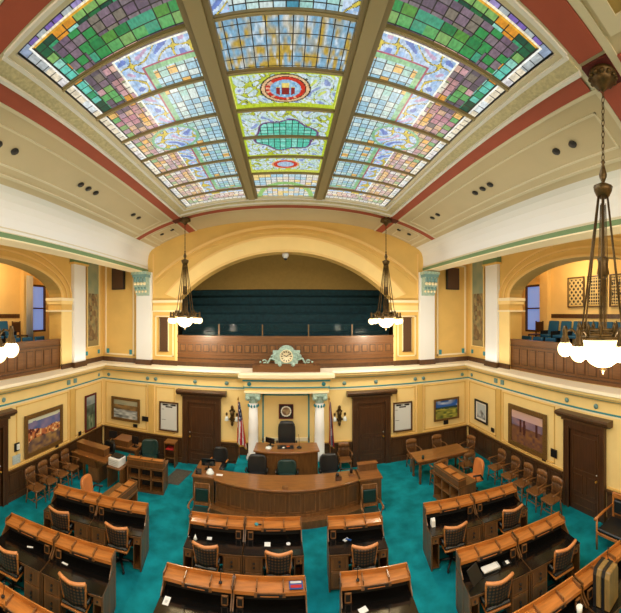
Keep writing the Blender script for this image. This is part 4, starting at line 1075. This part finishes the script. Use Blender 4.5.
for k, (y, l) in enumerate(((8.55, 'farthest, near the corner'), (7.85, 'second from the corner'), (7.26, 'middle of the five'), (6.68, 'second from the door'), (6.1, 'nearest the door'))):
    put_wc(6.35, y, pi / 2, 'wooden spindle-back armchair along right wall, %s' % l, 'wooden armchairs along the walls')
put_wc(2.0, 11.0, pi, 'wooden spindle-back armchair between right flag and right door', 'wooden armchairs along the walls')
for (x, y, rz, l) in ((4.35, 10.62, pi, 'wooden chair behind the long right table, left one'), (5.35, 10.62, pi, 'wooden chair behind the long right table, right one'),
                      (6.2, 10.1, pi * .6, 'wooden chair at the corner end of the long right table'), (4.6, 9.2, .1, 'wooden chair pushed in at the near side of the long table, left'), (5.62, 9.2, -.1, 'wooden chair pushed in at the near side of the long table, right')):
    put_wc(x, y, rz, l, 'wooden chairs round the long table')
p0 = side_chair('oak', 'gleather'); p0.scale = (.95, 1, 1); p0.name = 'padded_armchair'
p0.location = (-2.1, 7.9, 0); p0.rotation_euler = (0, 0, R(183)); p0['label'] = 'green-padded oak armchair in front of the curved desk, left end'; p0['group'] = 'padded oak armchairs'
dup(p0, (2.1, 7.86, 0), R(177), 'green-padded oak armchair in front of the curved desk, right end')
exec_chair('leather_armchair', 'black leather chair with oak arms before the left door jamb', (-2.13, 10.42, 0), R(176), 'leather', .98, .22, 'oakl')
# wide armchair at right wall
e = thing('wide_armchair', 'wide oak armchair with black leather seat and back against the right wall', 'armchair', (6.42, 4.05, 0), pi / 2)
f = MB(); f.box((-.38, -.3, .36), (.38, .34, .42), 'oakl'); f.build('seat_frame', e, .006)
f = MB(); f.box((-.35, -.26, .42), (.35, .33, .5), 'leather'); f.build('seat', e, .02)
f = MB(); f.box((-.38, -.38, .42), (-.33, -.32, 1.0), 'oakl'); f.box((.33, -.38, .42), (.38, -.32, 1.0), 'oakl'); f.box((-.38, -.38, .9), (.38, -.33, 1.02), 'oakl'); f.box((-.33, -.37, .5), (.33, -.33, .56), 'oakl'); b_ = f.build('backrest', e, .008)
f = MB(); f.box((-.3, -.36, .57), (.3, -.27, .88), 'leather'); f.build('back_pad', b_, .02)
for s in (-1, 1):
    f = MB(); f.tube([(s * .38, -.34, .72), (s * .4, 0, .71), (s * .4, .36, .69)], [.022, .03, .035], 'oakl', 8); f.build('armrest', e)
    for y in (-.33, .31): f = MB(); f.tube([(s * .38, y, .7 if y > 0 else .42), (s * .38, y, 0)], .024, 'oakl', 8); f.build('leg', e)

# curved clerks' desk, platforms
def arcY(x, y0, Rr, xc=.04): return y0 + Rr - math.sqrt(Rr * Rr - (x - xc) ** 2)
xs = [-1.9 + 3.9 * i / 20 for i in range(21)]
f = MB(); f.prism([(x, arcY(x, 8.46, 5.4)) for x in [-2.0 + 4.1 * i / 20 for i in range(21)]] + [(2.7, 8.62), (2.7, 10.0), (2.2, 10.1), (2.2, 11.3), (-2.2, 11.3), (-2.2, 10.75), (-1.75, 10.7), (-1.75, 10.0), (-2.7, 9.95), (-2.7, 8.75)], 'z', 0, .18, 'carpet')
f.prism([(x, arcY(x, 8.2, 5.4)) for x in [-2.0 + 4.1 * i / 20 for i in range(21)]] + [(x, arcY(x, 8.5, 5.4)) for x in [2.1 - 4.1 * i / 20 for i in range(21)]], 'z', 0, .185, 'oak')
struct(f, 'floor')
f = MB(); f.box((-1.6, 10.02, .18), (1.66, 11.3, .5), 'carpet'); struct(f, 'floor')
e = thing('curved_desk', "long curved wooden clerks' desk with panelled front on the low platform", 'desk', (0, 0, .18))
f = MB()
F = [(x, arcY(x, 8.42, 5.4)) for x in xs]; Bk = [(x, arcY(x, 8.95, 12)) for x in reversed(xs)]
f.prism(F + Bk, 'z', 0, .67, 'oakd')
n = 10
for k in range(n):
    x0, x1 = xs[0] + 3.9 * k / n + .04, xs[0] + 3.9 * (k + 1) / n - .04
    for z0, z1, a, b2 in ((.1, .13, x0, x1), (.57, .6, x0, x1), (.1, .6, x0, x0 + .03), (.1, .6, x1 - .03, x1)):
        ya, yb = arcY(a, 8.42, 5.4), arcY(b2, 8.42, 5.4); f.prism([(a, ya - .015), (b2, yb - .015), (b2, yb + .01), (a, ya + .01)], 'z', z0, z1, 'oak')
f.prism([(x, y - .02) for x, y in F] + [(x, y + .02) for x, y in reversed(F)], 'z', 0, .08, 'oak'); f.build('panelled_front', e)
f = MB(); f.prism([(x * 1.01, arcY(x, 8.34, 5.4)) for x in xs] + [(x * 1.01, arcY(x, 9.16, 14)) for x in reversed(xs)], 'z', .67, .72, 'topw', True); f.build('desktop', e, .006)
for s in (-1, 1):
    cx = -2.24 if s < 0 else 2.3
    y0, y1 = (8.78, 9.75) if s < 0 else (8.66, 9.3)
    f = MB(); f.box((cx - .3, y0 + .03, 0), (cx + .3, y1 - .03, .67), 'oakd'); f.box((cx - .33, y0, .67), (cx + .33, y1, .72), 'topw')
    if s > 0: f.box((cx - .25, y1 - .16, .72), (cx + .3, y1 - .02, .9), 'oakd'); f.box((cx - .27, y1 - .18, .9), (cx + .32, y1, .92), 'topw')
    f.build('end_wing', e, .005)
e = thing('presiding_desk', 'raised bow-fronted wooden presiding desk between the two white columns', 'desk', (.03, 0, .18))
xs2 = [-1 + .2 * i for i in range(11)]
f = MB() # + [(.95, 10.0 + .0 + .02 + .0 + .0 + .0 + .0 + .0 + .0 + .0 + .0 + .0 + .0 + .0 + .0 + .0 + .0 + .0 + .0 + .0 + .0 + .0)] [:0] , 'z', 0, 1.0, 'oakd') if False else None
f.prism([(x * .95, 9.86 + .12 * x * x) for x in xs2] + [(.95, 10.01), (-.95, 10.01)], 'z', 0, 1.02, 'oakd')
for k in range(6):
    a = -.9 + k * .3; f.box((a + .02, 9.85 + .12 * (a + .15) ** 2, .1), (a + .05, 9.88 + .12 * (a + .15) ** 2, .9), 'oak')
f.build('bowed_front', e)
for sx in (-.95, .9): f = MB(); f.box((sx, 10.03, .33), (sx + .05, 10.5, 1.02), 'oakd'); f.build('side_panel', e)
f = MB(); f.prism([(x, 9.8 + .12 * x * x) for x in xs2] + [(.96, 10.55), (-.96, 10.55)], 'z', 1.02, 1.07, 'topw'); f.build('desktop', e, .006)

# things on the dais desks
def small(name, label, cat, loc, fn, rz=0, group=None):
    f = MB(); fn(f); o = f.build(name, loc=loc, bevel=0); o.rotation_euler = (0, 0, rz); return tag(o, label, cat, group)
def monitor(label, loc, rz, w=.36, h=.24, flat=False):
    e = thing('computer_monitor', label, 'monitor', loc, rz)
    f = MB(); f.box((-w / 2, -.015, .1), (w / 2, .02, .1 + h), 'blackp'); f.build('screen_case', e, .005)
    f = MB(); f.box((-w / 2 + .015, .02, .115), (w / 2 - .015, .022, .085 + h), 'screen'); f.build('screen', e)
    f = MB(); f.box((-.02, -.02, 0), (.02, -.01, .2), 'blackp'); f.box((-.1, -.07, 0), (.1, .07, .012), 'blackp'); f.build('stand', e)
monitor('black monitor on the left end wing of the curved desk', (-2.2, 9.25, .903), R(185), .4, .2)
small('desk_lamp_base', 'white glowing-looking base in front of the monitor on left wing', 'desk lamp', (-2.1, 9.02, .902), lambda f: f.lathe([(.12, 0), (.11, .03), (.05, .12), (.001, .13)], (0, 0, 0), 'shade', 12))
small('paper_slip', 'white paper slip on the left end of the curved desk', 'paper', (-1.82, 8.98, .902), lambda f: f.box((-.09, -.05, 0), (.09, .05, .006), 'paper'))
small('telephone', 'dark telephone at the outer corner of the left wing', 'telephone', (-2.42, 8.98, .902), lambda f: (f.prism([(-.1, 0), (.1, 0), (.1, .07), (-.1, .03)], 'x', -.08, .08, 'blackp'), f.tube([(-.06, -.08, .08), (-.06, 0, .1), (-.06, .08, .1)], .02, 'blackp', 6)), .2)
small('name_block', 'small dark wooden block at the centre of the curved desk edge', 'block', (-.01, 8.45, .902), lambda f: f.prism([(-.05, 0), (.05, 0), (.03, .07), (-.03, .07)], 'x', -.07, .07, 'oak'))
small('pen_box', 'reddish wooden box with dark contents on curved desk, right part', 'box', (1.42, 8.8, .902), lambda f: (f.box((-.08, -.06, 0), (.08, .06, .1), 'door'), f.ball((-.02, 0, .13), .05, 'blackp')))
small('gavel_block', 'small oak block with a dark cup at the right end of curved desk', 'block', (1.82, 8.97, .902), lambda f: (f.box((-.07, -.07, 0), (.07, .07, .07), 'oak'), f.lathe([(.04, .07), (.045, .17), (.04, .18)], (-.01, 0, 0), 'blackp', 10)))
monitor('black monitor at the left of the raised presiding desk', (-.48, 10.28, 1.25), R(150), .32, .16)
small('white_stand', 'white rounded stand under the monitor of the presiding desk', 'stand', (-.52, 10.1, 1.25), lambda f: f.lathe([(.1, 0), (.09, .04), (.02, .06)], (0, 0, 0), 'shade', 12))
small('desk_blotter', 'black leather blotter in the middle of the presiding desk', 'blotter', (.0, 10.2, 1.25), lambda f: f.box((-.25, -.14, 0), (.25, .14, .008), 'leather'))
small('crumpled_note', 'white note lying on the black blotter', 'paper', (-.06, 10.12, 1.26), lambda f: f.ball((0, 0, .012), .045, 'paper', 7, .3))
small('orange_item', 'small orange object on the presiding desk blotter', 'desk item', (.08, 10.22, 1.26), lambda f: f.box((-.05, -.02, 0), (.05, .02, .02), mat('orange_plastic', '#c85a20', .5), .3))
small('gooseneck_microphone', 'thin gooseneck microphone at the right of the presiding desk', 'microphone', (.42, 10.15, 1.25), lambda f: (f.lathe([(.08, 0), (.07, .03), (.02, .05)], (0, 0, 0), 'blackp', 12), f.tube([(0, 0, .04), (0, .01, .25), (-.02, -.01, .42)], .008, 'gilt', 6)))
small('brass_cone', 'small brass cone on the dais carpet below the left flag', 'ornament', (-1.42, 10.5, .18), lambda f: f.lathe([(.1, 0), (.085, .06), (.03, .12), (.012, .17)], (0, 0, 0), 'brass', 12))

# left office corner ------------------------------------------------
e = thing('office_counter', 'brown wooden counter desk by the left corner, printer at its right end', 'desk', (-5.99, 9.08, 0), R(-4))
f = MB(); f.box((-.7, -.3, .72), (.72, .33, .76), 'topw'); f.box((-.68, .0, .76), (.45, .3, .98), 'oakd'); f.box((-.7, -.02, .98), (.47, .32, 1.0), 'topw'); f.box((-.68, -.28, .5), (.3, -.25, .72), 'oakd'); f.build('counter_top', e, .004)
f = MB(); f.box((.02, -.28, .03), (.44, .3, .5), 'oakd'); f.box((.06, -.29, .08), (.4, -.28, .46), 'oak'); f.build('cabinet', e)
f = MB(); f.box((-.68, -.28, 0), (-.62, .3, .76), 'oakd'); f.build('side_panel', e)
f = MB(); f.box((-.2, -.28, 0), (-.15, -.2, .5), 'oakd'); f.build('leg', e)
e = thing('printer_table', 'low brown open-sided table holding the white printer', 'table', (-5.08, 9.05, 0), R(-4))
f = MB(); f.box((-.18, -.3, .62), (.32, .3, .66), 'topw'); f.build('table_top', e)
for x in (-.16, .28):
    f = MB(); f.box((x, -.28, 0), (x + .03, .28, .62), 'oakd'); f.build('side_panel', e)
e = thing('printer', 'white and grey printer on the low table at the left', 'printer', (-5.05, 9.02, .66), R(-6))
f = MB(); f.box((-.2, -.2, 0), (.2, .2, .24), 'paper'); f.build('case', e, .015); f = MB(); f.box((-.17, -.12, .24), (.17, .17, .28), 'blackp'); f.build('lid', e, .008)
f = MB()
for k in range(3): f.box((-.15, -.205, .05 + k * .05), (.12, -.2, .07 + k * .05), 'plastic')
f.build('front_tray', e)
def cubby_desk(name, label, loc, rz, L, hutch=True, n=3):
    """back side (+y here is the sitter) shows open shelves on -y"""
    e = thing(name, label, 'desk', loc, rz, 'desks with open shelves')
    f = MB(); f.box((-L / 2, -.02, .03), (L / 2, .3, .72), 'oakd'); f.build('carcass', e)
    f = MB(); f.box((-L / 2, -.3, .03), (L / 2, -.02, .07), 'oakd'); f.box((-L / 2, -.3, .37), (L / 2, -.03, .39), 'oak'); f.box((-L / 2, -.03, .07), (L / 2, -.025, .7), 'voidm')  # thin black sheet paints the shade behind the open shelves
    for k in range(n + 1): x = -L / 2 + k * (L - .03) / n; f.box((x, -.3, .03), (x + .04, -.02, .72), 'oak')
    f.box((-L / 2, -.3, .68), (L / 2, -.28, .72), 'oak'); f.box((-L / 2 - .01, -.32, 0), (L / 2 + .01, .31, .04), 'oakd'); f.build('open_shelves', e)
    f = MB(); f.box((-L / 2 - .02, -.33, .72), (L / 2 + .02, .33, .76), 'oakd'); f.build('desktop', e, .004)
    f = MB(); f.box((-L / 2 + .01, -.3, .76), (L / 2 - .01, -.05, .92), 'oakd')
    f.box((-L / 2, -.31, .92), (L / 2, -.04, .94), 'oakl')
    for k in range(4): x = -L / 2 + k * (L - .02) / 3; f.box((x, -.31, .94), (x + .02, -.04, .98), 'oak')
    f.box((-L / 2, -.31, .94), (L / 2, -.295, .985), 'oak'); f.build('raised_shelf', e)
    return e
cubby_desk('shelf_desk', 'oak desk with open shelves at left, honey top, before the printer', (-4.12, 7.36, 0), R(84), 1.0, n=2)
cubby_desk('shelf_desk', 'oak desk with open shelves facing the aisle, beside the long table', (4.6, 8.2, 0), R(-82), 1.2, n=3)
cubby_desk('shelf_counter', 'long oak counter with open cubbies right of the printer', (-4.15, 9.35, 0), R(7), 1.15, n=3)
e = thing('small_bookcase', 'small open bookcase with red cloth on its shelf beside left door', 'bookcase', (-3.98, 11.0, 0))
f = MB(); f.box((-.2, -.18, .82), (.2, .2, .86), 'topw'); f.box((-.2, -.16, 0), (-.17, .2, .82), 'oakd'); f.box((.17, -.16, 0), (.2, .2, .82), 'oakd'); f.box((-.17, .18, 0), (.17, .2, .82), 'dwood'); f.build('case', e)
for z in (.3, .58): f = MB(); f.box((-.17, -.16, z), (.17, .18, z + .02), 'oakd'); f.build('shelf', e)
small('folded_cloth', 'folded red cloth lying on a shelf of the small bookcase', 'cloth', (-3.98, 11.0, .602), lambda f: (f.box((-.14, -.17, 0), (.14, .12, .03), 'redc'), f.box((-.12, -.15, .03), (.12, .1, .05), 'redc')))
e = thing('office_desk', 'brown office desk in the left corner behind the counter, with monitors', 'desk', (-5.3, 10.35, 0))
f = MB(); f.box((-.85, -.3, .7), (.4, .35, .75), 'topw'); f.build('desktop', e); f = MB(); f.box((-.45, -.25, .75), (.08, .3, .95), 'oakd'); f.box((-.47, -.27, .95), (.1, .32, .97), 'topw'); f.build('raised_box', e)
for x in (-.83, .34): f = MB(); f.box((x, -.28, 0), (x + .04, .33, .7), 'oakd'); f.build('side_panel', e)
monitor('black monitor on the corner office desk, left of the wooden box', (-5.99, 10.4, .752), R(10), .3, .26)
monitor('black monitor on the corner office desk, right of the wooden box', (-5.05, 10.3, .752), R(-10), .26, .26)

small('floor_mat', 'grey-brown floor mat on the carpet before the left door', 'mat', (-3.45, 10.3, .001), lambda f: f.prism([(-.4, -.5), (.15, -.5), (.32, .5), (-.25, .5)], 'z', 0, .012, mat('grey_mat', '#4e4a40', .95, noise=.3, nscale=20)))

# long table at the right
e = thing('long_table', 'long brown wooden table with turned legs near the back right corner', 'table', (4.93, 9.83, 0))
f = MB(); f.box((-.92, -.38, .71), (.92, .38, .76), 'topw'); f.build('table_top', e, .008)
f = MB(); f.box((-.82, -.3, .6), (.82, .3, .71), 'oakd'); f.build('apron', e)
for sx in (-1, 1):
    for sy in (-1, 1): f = MB(); f.lathe([(.03, 0), (.045, .05), (.03, .1), (.045, .25), (.05, .45), (.035, .55), (.045, .6)], (sx * .8, sy * .28, 0), 'oakd', 10); f.build('leg', e)
small('green_cup', 'small dark green cup on the near left corner of the long table', 'cup', (4.25, 9.6, .76), lambda f: f.lathe([(.035, 0), (.04, .1), (.034, .1), (.03, .02)], (0, 0, 0), 'gleather', 12))

# items on the legislators' desks
def on(k, x, y, name, label, cat, fn, z=.762, rz=0):
    p, a = desk_pt(k, x, y, z); return small(name, label, cat, p, fn, a + rz)
card = lambda f: f.box((-.05, -.04, 0), (.05, .04, .006), 'paper')
on('E1', -.12, .0, 'note_card', 'white card with a red dot on leftmost far centre desk', 'paper', card)
on('E1', -.4, -.08, 'glass_award', 'small pale pointed glass piece on leftmost far centre desk', 'ornament', lambda f: f.lathe([(.045, 0), (.03, .04), (.001, .1)], (0, 0, 0), 'shade', 6))
on('E2', -.12, -.05, 'note_card', 'white card on the black top of the middle far centre desk', 'paper', lambda f: f.box((-.06, -.06, 0), (.06, .06, .006), 'paper'))
on('E2', .3, -.04, 'coaster', 'round white coaster at right of the middle far centre desk', 'coaster', lambda f: f.lathe([(.045, 0), (.045, .008), (.001, .009)], (0, 0, 0), 'paper', 16))
on('E2', -.35, .2, 'blue_scissors', 'small teal and black item on the shelf of middle far centre desk', 'desk item', lambda f: (f.ball((0, 0, .02), .05, 'teal', 8, .4), f.tube([(0, 0, .02), (.1, -.03, .03)], .015, 'blackp', 6)), .985)
on('F', -.2, .02, 'desk_pad_papers', 'crumpled white and grey papers on the right far centre desk', 'paper', lambda f: (f.box((-.07, -.03, 0), (.05, .04, .01), 'plastic', .6), f.box((-.02, -.02, .01), (.1, .02, .02), 'blue', -.5)))
def micf(f): f.lathe([(.03, 0), (.028, .02), (.01, .03)], (0, 0, 0), 'blackp', 10); f.tube([(0, 0, .02), (0, .03, .12), (.01, .02, .2)], .006, 'blackp', 6); f.ball((.01, .01, .21), .02, 'blackp', 8)
on('G1', .38, .2, 'desk_microphone', 'gooseneck microphone on shelf of the nearest left centre desk', 'microphone', micf, 1.012)
on('H', -.3, .2, 'desk_microphone', 'gooseneck microphone on shelf of nearest desk right of aisle', 'microphone', micf, 1.012)
on('D', -.32, .2, 'desk_microphone', 'round microphone on shelf at the lower left edge', 'microphone', micf, 1.012)
on('L2', .1, .2, 'desk_microphone', 'dark microphone above the tall wooden case at right', 'microphone', micf, 1.012)
on('G1', -.45, -.05, 'note_sheet', 'white printed sheet at the left of the nearest left centre desk', 'paper', lambda f: (f.box((-.05, -.09, 0), (.05, .07, .006), 'paper'), f.box((-.02, -.05, .006), (.02, .0, .01), 'plastic')))
on('G2', .42, .23, 'colour_booklet', 'blue and red printed booklet on shelf of nearest centre desk', 'booklet', lambda f: (f.box((-.11, -.08, 0), (.11, .08, .012), 'blue'), f.box((-.09, -.06, .012), (.09, .0, .015), 'redc'), f.box((-.09, .03, .012), (.09, .07, .015), 'plastic')), 1.0)
on('H', -.25, -.08, 'note_sheet', 'white notes on the black top of nearest desk right of aisle', 'paper', lambda f: f.box((-.07, -.05, 0), (.07, .05, .008), 'paper', .4))
on('I1', -.46, -.03, 'folded_paper', 'upright folded white and blue paper on far right desk corner', 'paper', lambda f: f.prism([(-.06, 0), (.06, 0), (.05, .14), (0, .17), (-.05, .12)], 'x', -.04, .04, 'paper'))
on('J1', -.02, .02, 'paper_stack', 'rumpled grey paper pile under the shelf of middle right desk', 'paper', lambda f: (f.box((-.16, -.05, 0), (.16, .09, .03), 'plastic'), f.box((-.18, -.07, .03), (.12, .07, .045), 'paper', .06)))
on('J1', .3, .02, 'note_card', 'black wallet with white card on middle right aisle desk', 'card', lambda f: (f.box((-.08, -.05, 0), (.08, .05, .012), 'blackp'), f.box((-.02, -.04, .012), (.04, .04, .016), 'paper')))
def lap(f): f.prism([(-.1, 0), (-.08, 0), (.06, .2), (.04, .2)], 'x', -.13, .13, 'blackp'); f.prism([(-.085, .015), (-.08, .015), (.055, .19), (.05, .19)], 'x', -.11, .11, 'blue')
on('J1', -.4, -.06, 'tablet', 'dark tablet leaning under the shelf at the aisle end', 'tablet', lap, rz=.5)
on('B1', .1, .05, 'loose_paper', 'thin white paper strip on middle left wall-side desk', 'paper', lambda f: f.box((-.06, -.015, 0), (.06, .02, .005), 'paper', .4))
on('B2', -.3, .02, 'loose_paper', 'thin pale blue paper strip on middle left aisle-side desk', 'paper', lambda f: f.box((-.06, -.02, 0), (.06, .02, .005), 'paper', -.1))
on('L1', .42, .0, 'white_cup', 'white cup on the nearest right row desk', 'cup', lambda f: f.lathe([(.04, 0), (.05, .12), (.045, .12), (.035, .02)], (0, 0, 0), 'paper', 12))
p, a = desk_pt('L2', -.32, -.16)
e = thing('wooden_case', 'tall wooden case in two slabs with rounded top and black straps', 'case', p, a + .25)
for k, y in enumerate((-.12, .03)):
    f = MB(); f.prism([(-.16, 0), (.16, 0), (.16, .5), (.12, .58), (-.12, .58), (-.16, .5)], 'y', y, y + .11, 'casew'); f.build('slab', e, .012)
    f = MB(); f.prism([(-.168, 0), (-.168, .505), (-.125, .592), (.125, .592), (.168, .505), (.168, 0), (.162, 0), (.162, .5), (.12, .583), (-.12, .583), (-.162, .5), (-.162, 0)], 'y', y + .085, y + .14, 'blackp'); f.build('strap', e)

# ------------------------------------------------------------------ added lamps in the galleries and behind the viewer, and daylight
for (x, y, z, sz) in ((-8.4, 6.5, 7.6, 1), (-8.4, 9.5, 7.6, 1), (8.4, 6.5, 7.6, 1), (8.4, 9.5, 7.6, 1)):  # lamps added to light the side galleries
    f = MB(); f.lathe([(.2, 0), (.2, -.03), (.17, -.07), (.001, -.09)], (0, 0, 0), 'lamp', 16)
    tag(f.build('added_gallery_lamp', loc=(x, y, z)), 'added round fill lamp on the ceiling of the %s gallery, %s one' % ('left' if x < 0 else 'right', 'nearer' if y < 8 else 'farther'), 'ceiling light', 'added gallery fill lamps')
def area(name, loc, rot, sx, sy, p, col):
    L = bpy.data.lights.new(name, 'AREA'); L.shape = 'RECTANGLE'; L.size = sx; L.size_y = sy; L.energy = p; L.color = col
    o = bpy.data.objects.new(name, L); COL.objects.link(o); o.location = loc; o.rotation_euler = rot; return o
def point(loc, p, col, r=.2):
    L = bpy.data.lights.new('lamp_glow', 'POINT'); L.energy = p; L.color = col; L.shadow_soft_size = r
    o = bpy.data.objects.new('lamp_glow', L); COL.objects.link(o); o.location = loc
area('skylight_daylight', (0, (SY0 + SY1) / 2, EYE + H0 - .3), (0, 0, 0), 5.2, 6.2, 330, (.93, .97, 1.0))
area('front_fill_light', (0, -3.5, 8.0), (R(35), 0, 0), 9, 3, 650, (1, .86, .66))  # unseen area light added behind the viewer to brighten desk fronts
for s in (-1, 1): area('ledge_uplight', (s * 6.72, 4.5, 3.56), (0, s * R(150), 0), .12, 12, 60, (1, .95, .86))
WARM = (1, .86, .64)
for s in (-1, 1):
    point((s * 3.09, 9.83, 4.6), 150, WARM); point((s * 3.3, 2.3, 4.45), 170, WARM)
    point((s * 8.4, 7.5, 6.9), 60, (1, .8, .5))  # added fill glow in each side gallery
W = bpy.data.worlds.new('World'); S.world = W; W.use_nodes = True
W.node_tree.nodes['Background'].inputs[0].default_value = (1, .93, .82, 1); W.node_tree.nodes['Background'].inputs[1].default_value = .25

# ------------------------------------------------------------------ camera
f_, cx, y0 = 330., 285.5, 313.
cam = bpy.data.cameras.new('camera'); co = bpy.data.objects.new('camera', cam); COL.objects.link(co)
cam.type = 'PANO'; cam.panorama_type = 'CENTRAL_CYLINDRICAL'
cam.central_cylindrical_range_u_min = -cx / f_; cam.central_cylindrical_range_u_max = (621 - cx) / f_
cam.central_cylindrical_range_v_min = -(613 - y0) / f_; cam.central_cylindrical_range_v_max = y0 / f_
cam.central_cylindrical_radius = 1.0
cam.clip_start = .05; cam.clip_end = 200
co.location = (0, 0, EYE); co.rotation_euler = (pi / 2, 0, 0); S.camera = co
S.view_settings.view_transform = 'Standard'; S.view_settings.look = 'None'; S.view_settings.gamma = 1; S.view_settings.use_curve_mapping = False
S.view_settings.exposure = 0.12
S.cycles.use_denoising = True; S.cycles.max_bounces = 8; S.cycles.diffuse_bounces = 5; S.cycles.sample_clamp_indirect = 6
